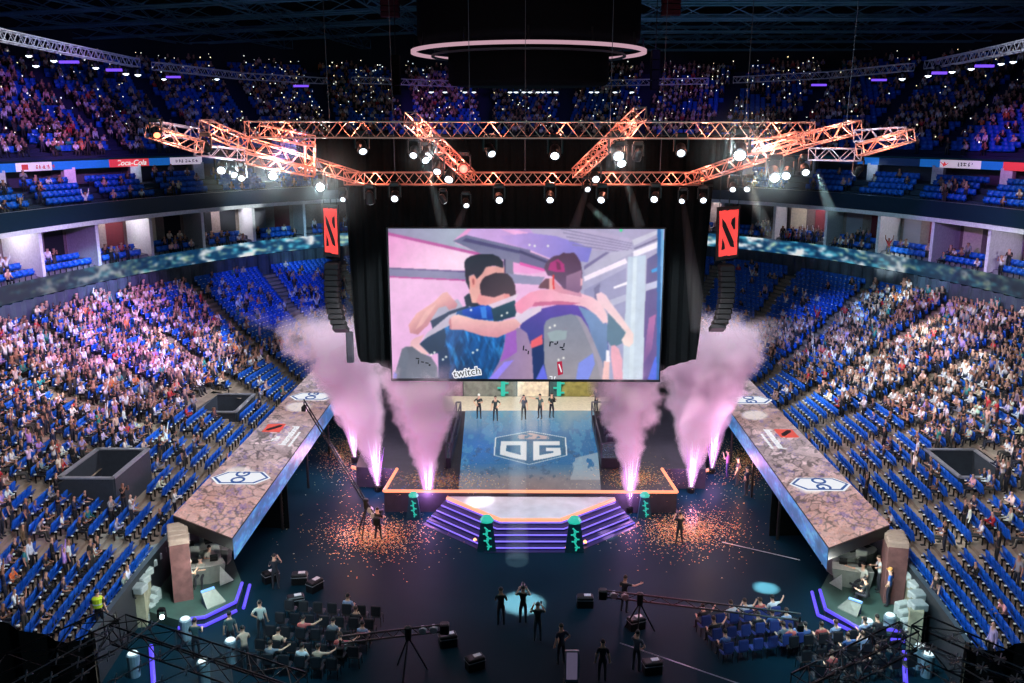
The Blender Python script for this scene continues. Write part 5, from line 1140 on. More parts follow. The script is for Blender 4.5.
# ------------------------------------------------------------------ commentator corners
padm = mat('pad_dark_green', (44, 66, 62), .5, var=.25, scale=1.5); deskm = mat('desk_grey', (186, 188, 180), .5, var=.1); stonem = mat('fake_stone', (140, 138, 118), .85, var=.35, scale=2.5, bump=.6); capm = mat('pale_stone_cap', (140, 150, 152), .6); redst = mat('reddish_stone', (96, 62, 62), .85, var=.35, scale=2.5, bump=.6)
def pod(s, outline, inner, outer, upright, wall, caps, tall, blocks, desks, wedge, triq, lab):
    nm = side(s); o = empty('corner_platform', (0, 0, 0), label='low polygonal platform with double violet light edge, %s commentator corner' % nm, cat='platform')
    MB().prism([XY(*q, .4) for q in outline], 0, .4).build('platform_deck', padm, o)
    for seg in inner: strip_light(seg, .42, violet, 'light_strip', o, .075)
    for seg in outer: strip_light(seg, .1, violet, 'light_strip', o, .075)
    strip_light(upright, .1, violet, 'light_strip', o, .09)
    w = empty('stone_wall', (0, 0, 0), label='curved fake stone wall with pale block caps, %s commentator corner' % nm, cat='stage set')
    P = [at(*q, 1.7) for q in wall]; b = MB()
    for p, q in zip(P, P[1:]):
        d = (q-p).normalized(); nn = Vector((-d.y, d.x, 0))*.25
        b.slab([p-nn, q-nn, q+nn, p+nn], (0, 0, -1.7))
    b.build('wall_face', stonem, w)
    for i, q in enumerate(caps): p = at(*q, 1.75); MB().bbox(p, (.62, .55, .28), .04, Matrix.Rotation(s*(.75-.13*i), 3, 'Z')).build('wall_cap', capm, w)
    t = empty('tall_stone_slab', (0, 0, 0), label='tall reddish fake stone slab rising behind the desks, %s commentator corner' % nm, cat='stage set')
    a, c = at(*tall[0], 3.), at(*tall[1], 3.); d = (c-a).normalized(); nn = Vector((-d.y, d.x, 0))*.4; MB().slab([a-nn, c-nn, c+nn, a+nn], (0, 0, -3.)).build('slab_face', redst, t)
    for k in range(4): p = a.lerp(c, (k+.5)/4); MB().bbox(p+Vector((0, 0, .1)), (.85, (c-a).length/4.3, .3), .05, Matrix.Rotation(math.atan2(d.y, d.x)-PI/2, 3, 'Z')).build('slab_block', mat('cap_brown', (150, 128, 118), .7), t)
    st = empty('block_steps', at(*blocks, 0), .35*s, label='pile of pale stepped blocks at the end of the stone wall, %s corner' % nm, cat='stage set')
    for k in range(4): MB().bbox((0, .3*k-.5, (.3+.2*k)/2), (1.25-.2*k, .34, .3+.2*k), .04).build('step_block', capm, st)
    for i, (px, py, rz, sc) in enumerate(desks):
        dk = empty('faceted_desk', at(px, py, .4), rz, label='grey faceted desk, %s of the %s commentator corner' % (('nearer desk', 'middle desk', 'far desk')[i], nm), cat='desk')
        b = MB(); b.add([(x*sc, y*sc, z*sc) for x, y, z in ((-1, -.45, .95), (.2, -.62, 1.02), (1.05, -.3, .95), (.9, .35, 1.), (-.2, .5, .95), (-1., .3, 1.0), (0, 0, 1.08), (-.85, -.4, .0), (.2, -.5, 0), (.9, -.25, 0), (.75, .25, 0), (-.15, .4, 0), (-.85, .25, 0))], [(6, i_, (i_+1) % 6) for i_ in range(6)]); b.build('desk_top', deskm, dk)
        b2 = MB(); b2.add(b.v, [(i_, 7+i_, 7+(i_+1) % 6, (i_+1) % 6) for i_ in range(6)]); b2.build('desk_body', mat('desk_side', (110, 116, 112), .6), dk)
        for j in range(2): lp = MB(); lp.box((-.4+.8*j, 0, 1.1*sc), (.34, .24, .02)); lp.box((-.4+.8*j, .13, 1.2*sc), (.34, .02, .22)); lp.build('laptop', blackm, dk)
        for j in range(2): ch = MB(); ch.bbox((-.5+.9*j, .85, .5), (.5, .5, .12), .04); ch.bbox((-.5+.9*j, 1.1, .85), (.5, .1, .7), .04); ch.tube((-.5+.9*j, .85, 0), (-.5+.9*j, .85, .45), .06); c_o = ch.build('swivel_chair', mat('pale_chair', (170, 172, 168), .5), None, label='pale swivel chair behind the %s, %s seat, %s corner' % (('nearer desk', 'middle desk', 'far desk')[i], ('first', 'second')[j], nm), cat='chair'); c_o.matrix_world = Matrix.Translation(dk.location) @ Matrix.Rotation(rz, 4, 'Z')
    a = [at(*q, h_) for q, h_ in zip(wedge, (.95, .95, .45, .45))]; wd = empty('sloping_screen_wedge', (0, 0, 0), label='sloping grey wedge panel with blue light along its top, %s corner' % nm, cat='wedge panel')
    MB().slab(a, (0, 0, -.06)).build('sloping_panel', mat('wedge_grey', (104, 110, 104), .6), wd); MB().tube(a[0], a[1], .06).build('blue_light_bar', glow('bluebar', (110, 170, 250), 1.4), wd)
    b = MB(); g0, g1 = Vector((a[0].x, a[0].y, .4)), Vector((a[1].x, a[1].y, .4)); b.slab([a[0], a[1], g1, g0], (0, .05, 0)); b.add([a[0], g0, Vector((a[3].x, a[3].y, .4)), a[3]], [(0, 1, 2, 3)]); b.build('wedge_side', mat('blue_wedge_side', (26, 50, 96), .5), wd)
    tq = [at(*q, h_) for q, h_ in zip(triq, (1.5, .45, .45))]; cen = at(triq[0][0], triq[0][1]+4, .4); td = MB(); td.add([tq[0], tq[1], tq[2], Vector((tq[0].x+.3*s, tq[0].y+.6, .4))], [(0, 1, 2), (0, 3, 1), (0, 2, 3), (1, 3, 2)]); td.build('triangular_panel', deskm, label='small grey triangular panel beside the desks, %s corner' % nm, cat='wedge panel')
pod(-1, [(242, 583), (236, 602), (205, 617), (178, 620), (150, 612), (148, 590), (164, 552), (185, 538), (232, 556)],
    [[(242, 583), (235.7, 602), (205, 617), (180, 620)]], [[(249.7, 585), (243.5, 608)], [(236.5, 610.5), (205, 625.5), (178, 628)]], [(151, 646), (154, 690)],
    [(159, 547), (150, 559), (142, 574), (137, 590)], [(158, 549), (153, 556), (148, 563), (144, 571), (141, 579), (138, 588)], ((177, 527), (179, 545)), (148, 611), [(206, 580, .3, .85), (201, 563, .5, .85), (218, 560, -.4, .8)],
    [(201, 592), (214, 587.5), (226, 601), (207, 609)], [(220, 566), (234, 580), (220, 586)], 'left')
pod(1, [(820, 590), (826, 609), (861, 629), (890, 634), (908, 618), (910, 596), (898, 552), (878, 542), (836, 560)],
    [[(820, 590), (825.7, 609.4), (861, 629.4)], [(876, 629), (901, 631)]], [[(812, 592), (818, 615), (862, 636)], [(878, 637), (904.6, 641)]], [(904, 652), (906, 690)],
    [(904, 560), (913, 575), (918, 592), (917, 612)], [(905, 561), (910, 568), (914, 576), (917, 585), (918, 595), (918, 605)], ((893, 534), (899, 548)), (908, 626), [(851, 584, -.3, .85), (843, 571, .3, .85), (860, 567, .6, .85)],
    [(849, 598), (862, 602.5), (857, 617), (837, 607)], [(842, 574), (842, 590), (829, 583)], 'right')
# ------------------------------------------------------------------ people on the stage and floor
def P_(px, py, h=0.): return at(px, py, h)
def cam_extra(o, J, hc):
    p = (J['hl'][0]+J['hr'][0])/2; b = MB(); b.bbox(p+Vector((0, .05, .04)), (.16, .3, .18), .03); b.tube(p+Vector((0, .2, .04)), p+Vector((0, .34, .04)), .05, 8); b.build('held_camera', blackm, o)
def phone_extra(o, J, hc):
    p = J['hr'][0]+Vector((0, .04, .05)); MB().box(p, (.08, .015, .15)).build('held_phone', blackm, o)
def pack_extra(o, J, hc):
    p = J['chest'][0]; MB().bbox(p+Vector((0, -.24, -.05)), (.32, .2, .45), .06).build('backpack', mat('backpack_grey', (60, 64, 80), .7), o)
def vest_extra(o, J, hc):
    p = J['chest'][0]; b = MB(); b.lathe([(.17, -.3), (.19, -.1), (.2, .06), (.12, .12)], p, 12); v = b.build('safety_vest', mat('safety_yellow', (200, 230, 40), .6, emis=(160, 200, 30), es=0.), o)
    MB().lathe([(.185, -.17), (.195, -.12)], p, 12).build('vest_stripe', mat('vest_stripe', (220, 226, 230), .4), o)
STAND = dict(l='down', r='down'); hp = SH+.04
heroes = [
 (479, 419, hp, PI, dict(l='clap', r='hip'), (20, 30, 34), dict(cap=(232, 232, 230), label='player in white cap and dark shirt, outermost of the five on stage')),
 (495.5, 421, hp, PI, dict(l='hip', r='down'), (24, 44, 52), dict(label='player in dark teal shirt, second of five on stage, hand on hip')),
 (523.7, 420, hp, PI, dict(l='down', r='face', step=.08), (58, 66, 84), dict(label='player with grey backpack and raised hand, middle of five on stage', extra=pack_extra, trou=(20, 22, 30))),
 (540, 419, hp, PI*.8, dict(l='down', r='out'), (70, 92, 92), dict(label='player in grey shirt reaching one arm out, fourth of five on stage')),
 (551.5, 418, hp, PI*1.1, dict(l='camera', r='hold'), (22, 44, 44), dict(label='person in dark clothes lifting a camera, at the edge of the players on stage', extra=cam_extra)),
 (596, 412, hp, PI*.7, dict(l='hip', r='hold'), (60, 60, 76), dict(label='person in grey standing in the smoke at the stage edge')),
 (523, 624, 0, 0, dict(l='camera', r='camera'), (14, 24, 30), dict(label='person in black photographing the stage, in the bright floor light pool', extra=cam_extra)),
 (537.5, 642, 0, 0, dict(l='camera', r='camera'), (18, 34, 40), dict(label='person in dark shirt with raised arms behind the photographer in the light pool', extra=phone_extra, trou=(50, 70, 74))),
 (501, 626, 0, 0, dict(l='hold', r='hold'), (16, 26, 36), dict(label='person in dark clothes standing beside the floor light pool')),
 (561, 665, 0, .4, dict(l='down', r='hip'), (20, 34, 60), dict(label='person in navy standing between light pool and upright monitor')),
 (602, 682, 0, 0, dict(l='down', r='down'), (24, 30, 40), dict(label='person in dark clothes at the bottom edge right-side of the upright monitor')),
 (636, 672, 0, -.5, dict(l='phone', r='hip'), (70, 76, 92), dict(label='person in grey bending under the thin tether wire')),
 (624, 613, 0, -.6, dict(l='hold', r='out'), (20, 26, 34), dict(label='crane operator standing at the tripod of the right-side camera crane', hair=(60, 40, 30))),
 (679, 545, 0, .1, dict(l='camera', r='camera', wide=.05), (12, 18, 30), dict(label='camera operator in black on the confetti, right-side of the steps', extra=cam_extra)),
 (378.5, 540, 0, -.2, dict(l='camera', r='hold', wide=.05), (12, 16, 26), dict(label='camera operator in black on the confetti, left-side of the steps', extra=cam_extra)),
 (727, 478, 0, 1.2, dict(l='phone', r='down'), (200, 120, 190), dict(label='person in pink-lit shirt beside the right-side wing platform', trou=(70, 60, 110))),  # pink stage light painted into the shirt colour
 (737, 486, 0, 1.0, STAND, (40, 40, 76), dict(label='person in navy second in the line beside the right-side wing platform')),
 (746, 496, 0, .8, dict(l='hip', r='down'), (34, 40, 70), dict(label='person in dark blue last in the line beside the right-side wing platform')),
 (705, 468, .0, .5, dict(l='down', r='up'), (190, 110, 160), dict(label='person in pink light behind the right-side rear smoke jet')),  # shirt colour carries the pink light around the jet
 (190, 597, .4, -.9, dict(l='hip', r='clap', lean=.1), (120, 140, 146), dict(label='standing person in pale grey shirt at the left-side commentator desks', hair=(200, 190, 180), trou=(20, 22, 28))),
 (101, 632, 1.6, .2, STAND, (30, 34, 40), dict(label='security guard in yellow safety vest at the lower left-side stand corner', extra=vest_extra)),
 (887.5, 606, .4, .9, dict(l='hip', r='down'), (24, 84, 170), dict(label='person in bright blue shirt and orange cap at right-side commentator corner', cap=(214, 150, 80), trou=(18, 24, 44))),
 (878, 592, .4, 1.4, dict(l='out', r='clap', lean=.1), (206, 214, 214), dict(label='person in white shirt leaning over the right-side commentator desk', hair=(80, 60, 44))),
 (866, 606, .4, .7, dict(sit=True, l='hold', r='hold', lean=.2), (40, 46, 50), dict(label='crouching camera operator in black behind the right-side wedge panel', extra=cam_extra)),
 (861, 590, .4, 2.4, dict(sit=True, l='lap', r='out'), (196, 196, 190), dict(label='seated person in pale shirt at the right-side commentator desk')),
 (211, 572, .4, 3.6, dict(sit=True, l='lap', r='clap'), (190, 186, 176), dict(label='seated person in pale shirt at the left-side commentator desk')),
 (202, 584, .4, 3.2, dict(sit=True, l='clap', r='lap'), (150, 150, 140), dict(label='seated person in grey shirt turned from the nearer left-side desk')),
 (262, 640, 0, .2, dict(l='hip', r='down'), (190, 200, 196), dict(label='standing person in white top beside the dark floor seat block')),
 (246, 668, 0, .5, dict(l='clap', r='clap', lean=.2), (200, 170, 150), dict(label='person in cream shirt leaning forward under the lower left-side black truss')),
 (232, 652, 0, .3, STAND, (60, 84, 90), dict(label='person in grey standing beneath the lower left-side black truss')),
 (197, 660, 0, .1, dict(l='hold', r='hold', lean=.15), (40, 70, 74), dict(label='person in dark teal near the white lamp cans, left-side')),
 (276, 590, 0, .2, dict(l='hold', r='camera'), (24, 34, 48), dict(label='camera operator in navy behind the dark floor seat block', extra=cam_extra)),
]
for i, (px, py, h, fc, pose, sh, kw) in enumerate(heroes):
    hero('person', P_(px, py, h)-Vector((0, 0, .0)), fc, pose, sh, **kw)
# floor chairs with guests
chm = mat('black_chair', (20, 24, 34), .6); chb = mat('navy_chair_cover', (30, 50, 120), .7)
def chair_proto(m):
    o = empty('folding_chair', cat='chair'); MB().bbox((0, 0, .45), (.44, .44, .05), .05).build('seat', m, o); MB().bbox((0, -.22, .74), (.42, .05, .42), .04, Matrix.Rotation(-.15, 3, 'X')).build('backrest', m, o)
    for x, y in ((-.2, -.2), (.2, -.2), (.2, .2), (-.2, .2)): MB().tube((x, y, 0), (x*.95, y*.9, .44), .015, 5).build('leg', blackm, o)
    return o
guests = [((200, 170, 150), 'cream'), ((60, 90, 150), 'blue'), ((110, 116, 130), 'grey'), ((210, 214, 224), 'white'), ((30, 34, 44), 'black'), ((150, 170, 210), 'pale blue'), ((190, 90, 90), 'red')]
def block(cx, cy, rows, cols, rot, m, nm, pocc, blk):
    base = at(cx, cy, 0); pr = chair_proto(m); first = True; c, s = math.cos(rot), math.sin(rot)
    for r in range(rows):
        for k in range(cols):
            x, y = k*.62, -r*1.0; p = base+Vector((x*c-y*s, x*s+y*c, 0)); o = pr if first else copy_tree(pr); first = False
            o.location = p; o.rotation_euler = (0, 0, rot); o['group'] = 'chairs of the %s' % nm; o['label'] = '%s folding chair in the %s, %s row, %s seat' % (blk, nm, ordw(r+1), ordw(k+1)); o['category'] = 'chair'
            if random.random() < pocc:
                g = random.choice(guests); ps = random.choice([dict(sit=True, l='lap', r='lap'), dict(sit=True, l='lap', r='lap', lean=.2), dict(sit=True, l='clap', r='clap', lean=.15), dict(sit=True, l='lap', r='phone'), dict(sit=True, l='lap', r='out', lean=.2)])
                hero('person', p, rot, ps, g[0], label='seated %s-shirted guest, %s, %s row, %s seat' % (g[1].replace(' ', '-'), nm, ordw(r+1), ordw(k+1)), group='guests on the floor chairs', hair=random.choice([(26, 22, 24), (60, 40, 30)]))
block(292, 618, 4, 7, -.12, chm, 'left-side floor block', .55, 'black')
block(703, 634, 3, 6, .25, chb, 'right-side crane boom block', .45, 'navy')
block(790, 655, 3, 7, .2, chm, 'right-side corner block', .7, 'black')
block(255, 672, 1, 6, -.1, chm, 'left-side bottom edge row', .6, 'black')
# camera cranes
def crane(tip, tiph, piv, pivh, base, tail, lab):
    o = empty('camera_crane', at(*base, 0), label=lab, cat='camera crane'); B = o.location.copy(); a = at(*tip, tiph)-B; p = at(*piv, pivh)-B; t = p+(p-a).normalized()*tail
    d = (a-p).normalized(); up_ = Vector((0, 0, .14)); b = MB(); b.path([a+up_, t+up_], .04); b.path([a-up_, t-up_], .04); n = 16
    for i in range(n): b.tube(t.lerp(a, i/n)+up_*(1 if i % 2 else -1), t.lerp(a, (i+1)/n)-up_*(1 if i % 2 else -1), .02, 4)
    b.build('boom', blackm, o)
    for k in range(3): an = 2*PI*k/3+.3; MB().tube(Vector((p.x, p.y, max(.5, p.z-.2))), Vector((p.x+.7*math.cos(an), p.y+.7*math.sin(an), 0)), .035).build('tripod_leg', blackm, o)
    MB().lathe([(.12, -.3), (.14, .2), (.05, .25)], p, 10).build('pan_head', blackm, o)
    b = MB(); b.bbox(a+Vector((0, 0, -.35)), (.25, .45, .28), .04); b.tube(a+Vector((0, .2, -.35)), a+Vector((0, .42, -.35)), .08, 10); b.tube(a, a+Vector((0, 0, -.3)), .04); b.build('remote_camera', blackm, o)
    MB().bbox(t, (.35, .35, .4), .05).build('counterweight', blackm, o)
    for w in (.3, .6): MB().lathe([(.13, -.12), (.15, -.1), (.15, .1), (.13, .12)], t.lerp(p, w), 10, Matrix.Rotation(PI/2, 3, 'X')).build('weight_disc', silver, o)
crane((304, 402), 5.4, (366, 503), 1.7, (370, 516), 1.2, 'black camera crane reaching up over the left-side wing platform')
crane((340, 640), 1.8, (408, 632), 1.7, (406, 657), 1.4, 'black camera crane with low boom behind the left-side floor seats')
crane((800, 617), 2.3, (640, 598), 1.6, (640, 616), 1.6, 'black camera crane with long flat boom, right-side floor')
MB().tube(at(620, 643, .4), at(740, 684, .6), .02, 5).build('tether_wire', silver, label='thin pale tether wire low over the floor at the lower right-side', cat='wire')
MB().tube(at(722, 542, .03), at(800, 560, .03), .02, 5).build('floor_cable', silver, label='thin cable running along the floor from confetti towards right-side platform', cat='cable')
# upright monitor
o = empty('upright_monitor', at(571.5, 684, 0), label='upright monitor with pale frame at the bottom edge of the floor', cat='monitor')
MB().bbox((0, 0, .75), (.52, .1, 1.3), .02).build('monitor_case', silver, o); MB().box((0, -.06, .78), (.40, .02, 1.1)).build('screen_glass', mat('monitor_glass', (120, 110, 140), .3, emis=(120, 110, 140), es=.4), o); MB().box((0, 0, .05), (.6, .4, .1)).build('monitor_foot', blackm, o)
# monitors, cases and small kit on the dark floor
for i, (px, py) in enumerate(((271, 581), (300, 583), (315, 590), (296, 606), (448, 645), (585, 606), (636, 628), (345, 655), (475, 668), (652, 672))):
    o = empty('equipment_case', at(px, py, 0), random.random(), label='small dark equipment case on the floor, %s counted from the left-side' % ordw(1+sorted(range(10), key=lambda q: (271, 300, 315, 296, 448, 585, 636, 345, 475, 652)[q]).index(i)), cat='case')
    MB().bbox((0, 0, .25), (.7, .45, .5), .04).build('case_body', blackm, o); MB().box((0, 0, .36), (.71, .46, .03)).build('case_band', silver, o); MB().box((.1, 0, .52), (.3, .2, .03)).build('paper_sheet', white, o)
# white lamp cans
for i, (px, py) in enumerate(((187, 640), (205, 684), (232, 662), (135, 676), (866, 642), (888, 636), (918, 668), (926, 676))):
    o = empty('lamp_can', at(px, py, 0), label='white topped lamp can on the floor, %s from left-side of the lower corners' % ordw(1+sorted(range(8), key=lambda q: (187, 205, 232, 135, 866, 888, 918, 926)[q]).index(i)), cat='lamp')
    MB().lathe([(.2, 0), (.22, .5), (.24, .9), (.2, .95)], n=14).build('can_body', mat('can_grey', (110, 136, 150), .4), o); MB().lathe([(.05, .93), (.19, .95), (.17, .99), (.02, 1.)], n=14).build('lamp_disc', glow('can_glow', (215, 235, 240), 1.3), o)
# lower black trusses with pale rails and clamps
btr = mat('black_truss', (26, 34, 42), .4, metal=.4); rail = mat('pale_rail', (150, 165, 172), .35, metal=.4)
def low_truss(a, b_, h, lab, s=.5): return truss(at(*a, h), at(*b_, h), s, btr, 'black_truss', r=.022, label=lab)
low_truss((118, 629), (300, 690), 8.5, 'black truss slanting down across the lower left-side corner')
low_truss((-20, 690), (112, 629), 8.5, 'black truss with rails at the far lower left-side corner', .7)
low_truss((908, 636), (800, 690), 8.5, 'black truss slanting down across the lower right-side corner')
low_truss((918, 634), (1044, 690), 8.5, 'black truss with rails at the far lower right-side corner', .7)
rails = [((0, 690), (118, 625)), ((28, 690), (133, 632)), ((60, 690), (160, 620)), ((95, 690), (190, 640)), ((140, 690), (240, 648)), ((882, 620), (1000, 690)), ((864, 630), (960, 690)), ((900, 640), (1030, 684)), ((932, 630), (1040, 676)), ((826, 640), (908, 690)), ((812, 652), (870, 690))]
for i, (a, b_) in enumerate(rails):
    pa, pb = at(*a, 9.), at(*b_, 9.); o = empty('lighting_rail', pa, label='thin pale lighting rail over the lower corner, %s counted from left-side' % ordw(1+sorted(range(len(rails)), key=lambda q: rails[q][0][0]).index(i)), cat='rail'); MB().tube((0, 0, 0), pb-pa, .014, 6).build('rail_tube', rail, o)
    for t in (.2, .45, .65, .9):
        c = (pb-pa)*t; b = MB(); [b.tube(c-Vector(v)*.13, c+Vector(v)*.13, .014, 4) for v in ((1, .3, .2), (-.3, 1, .1), (.2, .1, 1), (.7, -.6, .4))]; b.build('clamp', rail, o)
o, p, d = lamp_obj(162, 617, 27.5, .55, (0, 0, 20), (225, 245, 255), 12, 'very bright cyan-white lamp at the tip of the lower left-side rails')
# ------------------------------------------------------------------ light
w = bpy.data.worlds.new('world'); scene.world = w; w.use_nodes = True; bg = w.node_tree.nodes['Background']; bg.inputs[0].default_value = L(50, 120, 160); bg.inputs[1].default_value = .09
# broad fill areas added over the two lower stands
for s in (-1, 1):
    area('stand_fill', (s*12, 52, 22.5), (s*28, 51, 3.5), (.84, .92, 1), 2500, 3, 34, 100)
    area('stand_fill', (s*6, 24, 24), (s*24, 38, 3), (.85, .9, 1), 1100, 3, 8, 90)
    area('suite_light', (s*14, 58, 20), (s*38, 62, 11.5), (.75, .85, 1), 700, 3, 30, 60)
# coloured pools on the audience
def pool(x, y, z, src, col, W, deg): spot('crowd_spot', src, (x, y, z), col, W, deg, .5, .3)
def ppool(px, py, h, src, col, W, deg):
    W *= 4.5 if deg <= 8 else 1.8; p = at(px, py, h); spot('crowd_spot', src, p, col, W, deg, .6, .3)
SL, SR = (-9, 38, 20.5), (9, 38, 20.5)
VIO = (.46, .2, 1.); WHT = (.85, 1., .95); CYA = (.35, .75, 1.); PNK = (1., .45, .7)
for px, py, h, c, W, deg in ((60, 330, 6, VIO, 26000, 26), (150, 340, 5, VIO, 30000, 22), (140, 385, 4, VIO, 9000, 20), (20, 400, 5, PNK, 12000, 26), (40, 395, 5, WHT, 14000, 6), (165, 335, 6, WHT, 16000, 6), (215, 365, 4, WHT, 12000, 5), (215, 345, 4, WHT, 14000, 6), (150, 430, 3, WHT, 9000, 5), (170, 440, 3, CYA, 9000, 6), (10, 500, 4, VIO, 9000, 20), (125, 520, 3, CYA, 9000, 6), (100, 270, 10, VIO, 14000, 18), (110, 270, 10, CYA, 14000, 8), (232, 222, 10, WHT, 22000, 5), (300, 240, 10, CYA, 12000, 8), (270, 290, 6, (.15, .2, 1.), 30000, 14)):
    ppool(px, py, h, SL, c, W, deg)
for px, py, h, c, W, deg in ((880, 350, 6, WHT, 9000, 20), (960, 330, 6, VIO, 12000, 18), (830, 330, 5, (.2, .35, 1.), 30000, 14), (925, 325, 7, WHT, 16000, 6), (870, 305, 7, CYA, 14000, 6), (900, 270, 8, WHT, 30000, 4), (975, 370, 5, WHT, 14000, 6), (820, 395, 3, WHT, 12000, 6), (1000, 250, 10, VIO, 16000, 14), (890, 240, 10, CYA, 9000, 16), (1005, 490, 4, WHT, 9000, 7), (945, 520, 3, WHT, 8000, 7), (880, 420, 4, PNK, 7000, 20), (980, 440, 5, WHT, 7000, 16), (897, 288, 8.2, WHT, 22000, 3.2), (888, 262, 9.4, WHT, 12000, 3.4), (925, 275, 9.4, CYA, 14000, 5), (930, 400, 5, WHT, 9000, 18)):
    ppool(px, py, h, SR, c, W, deg)
# upper stand: violet and blue wash, dim
for (px, py, Y, c, W, deg) in ((60, 130, 70, (.55, .2, 1.), 52000, 22), (40, 80, 75, (.12, .15, 1.), 60000, 30), (150, 100, 90, (.12, .12, 1.), 60000, 20), (240, 95, 95, (.2, .15, 1), 60000, 16), (420, 110, 98, (.5, .15, 1.), 50000, 10), (520, 110, 98, (.3, .2, 1.), 30000, 22), (690, 105, 95, (.35, .15, 1.), 70000, 12), (780, 110, 90, (.2, .15, 1.), 40000, 16), (1000, 130, 70, (.7, .15, 1.), 40000, 12), (940, 100, 80, (.1, .12, .8), 42000, 26), (90, 140, 68, (1., .4, .9), 42000, 8)):
    p = aty(px, py, Y); spot('upper_stand_spot', (math.copysign(13, px-512), 42, 24), p, c, W*(.85 if c[0] >= .5 else .42 if c[0] > .29 else .13), deg, .7, .5)
area('upper_fill', (0, 74, 31), (0, 112, 24), (.5, .5, .95), 190, 50, 3, 120)  # added fill that brightens the far catwalk trusses
area('roof_fill', (0, 62, 20), (0, 90, 34), (.25, .7, 1.), 800, 50, 10)  # added teal fill lifting the blacks under the roof
area('drape_fill', (0, 24, 15), (0, 45, 17), (.2, .75, .9), 380, 24, 6, 110)  # added teal fill lifting the black drape
# glow inside the orange rig
OR = (1., .36, .24)
for a, ya, b_, yb, s, m, lab in rig:
    if m is dtr: continue
    pa, pb = Vector(aty(*a, ya)), Vector(aty(*b_, yb)); n_ = max(1, int((pb-pa).length/2.6))
    for i in range(n_): point('rig_glow', pa.lerp(pb, (i+.5)/n_), OR, 95, .12)
# lamps: a spot at each bright moving head
for (o, p, d), (px, py, Y, s, st) in zip(LP, lamps):
    if st < 3: continue
# stage light
spot('stage_key', (0, 40, 19.5), (0, 46, 1), (.92, .96, 1), 5200, 50, .6, .5)
spot('stage_key', (0, 47.0, 15), (-.3, 61, 1.2), (1, .95, .85), 19000, 44, .6, .5)
spot('floor_pool', (.2, 39, 19), at(522, 603, 0), (1, .72, .55), 560000, 6, .35, .2)
spot('floor_pool', (9, 37, 19), at(766, 588, 0), (1, .72, .55), 640000, 3.3, .2, .15)
spot('floor_wash', (-4, 36, 19), at(430, 640, 0), (.1, .6, .7), 3500, 40, .9, .5); spot('floor_wash', (2, 36, 19), at(560, 560, 0), (.2, .6, .8), 9000, 50, .9, .5); spot('floor_wash', (8, 36, 19), at(720, 640, 0), (.1, .45, .8), 3500, 40, .9, .5)
spot('floor_wash', (0, 30, 18), at(670, 625, 0), (.9, .12, .12), 9000, 14, .9, .3)
for s, q, q2 in ((-1, (190, 585), (230, 655)), (1, (870, 590), (860, 655))):
    spot('corner_key', (s*6, 30, 18), at(*q, .5), (.85, 1, .88), 15000, 18, .7, .4); spot('corner_wash', (s*6, 26, 17), at(*q2, 0), (.3, .85, 1.), 8000, 34, .8, .4)
# warm points added over the confetti to make it glow
for px, py, h, c, W in ((352, 522, 1.6, (1, .55, .2), 80), (706, 520, 1.6, (1, .6, .22), 90), (350, 455, 1.5, (1, .4, .3), 160), (745, 465, 1.6, (1, .45, .35), 200), (400, 480, 2.6, (1, .35, .6), 120), (660, 480, 2.6, (1, .4, .6), 120)): point('confetti_fill', at(px, py, h), c, W, .3)

# ------------------------------------------------------------------ smoke jets with spark fountains
def smoke_mat(name, H, lx, ly, r0, r1, dens, colr, seed, pw=1.15):
    m = bpy.data.materials.new(name); m.use_nodes = True; nt = m.node_tree; nt.nodes.clear(); N = nt.nodes.new; K = nt.links.new
    out = N('ShaderNodeOutputMaterial'); pv = N('ShaderNodeVolumePrincipled'); K(pv.outputs[0], out.inputs['Volume']); pv.inputs['Color'].default_value = L(*colr); pv.inputs['Anisotropy'].default_value = .1
    tc = N('ShaderNodeTexCoord'); sp_ = N('ShaderNodeSeparateXYZ'); K(tc.outputs['Object'], sp_.inputs[0])
    def mth(op, a, b=None, c=None, clamp=False):
        n = N('ShaderNodeMath'); n.operation = op; n.use_clamp = clamp
        for i, v in enumerate((a, b, c)):
            if v is None: continue
            if isinstance(v, (int, float)): n.inputs[i].default_value = v
            else: K(v, n.inputs[i])
        return n.outputs[0]
    h = mth('DIVIDE', sp_.outputs['Z'], H, clamp=True); hp_ = mth('POWER', h, 1.6)
    n = N('ShaderNodeTexNoise'); n.inputs['Scale'].default_value = .75; n.inputs['Detail'].default_value = 5; n.inputs['Roughness'].default_value = .62; mp = N('ShaderNodeMapping'); mp.inputs['Location'].default_value = (seed*7.3, seed*3.1, seed); K(tc.outputs['Object'], mp.inputs[0]); K(mp.outputs[0], n.inputs['Vector'])
    dx = mth('SUBTRACT', sp_.outputs['X'], mth('MULTIPLY', hp_, lx)); dy = mth('SUBTRACT', sp_.outputs['Y'], mth('MULTIPLY', hp_, ly))
    r = mth('SQRT', mth('ADD', mth('MULTIPLY', dx, dx), mth('MULTIPLY', dy, dy))); R = mth('ADD', mth('MULTIPLY', mth('POWER', h, pw), r1-r0), r0)
    q = mth('SUBTRACT', 1.0, mth('DIVIDE', r, R)); q = mth('ADD', q, mth('MULTIPLY', mth('SUBTRACT', n.outputs['Fac'], .5), mth('ADD', mth('MULTIPLY', h, 3.2), .8)))
    q = mth('MULTIPLY', q, 3.2, clamp=True); top_ = mth('MULTIPLY', mth('SUBTRACT', 1.0, h), 5., clamp=True); low = mth('ADD', mth('MULTIPLY', mth('SUBTRACT', 1., h), 1.8), .5)
    K(mth('MULTIPLY', mth('MULTIPLY', mth('MULTIPLY', q, top_), low), dens), pv.inputs['Density'])
    return m
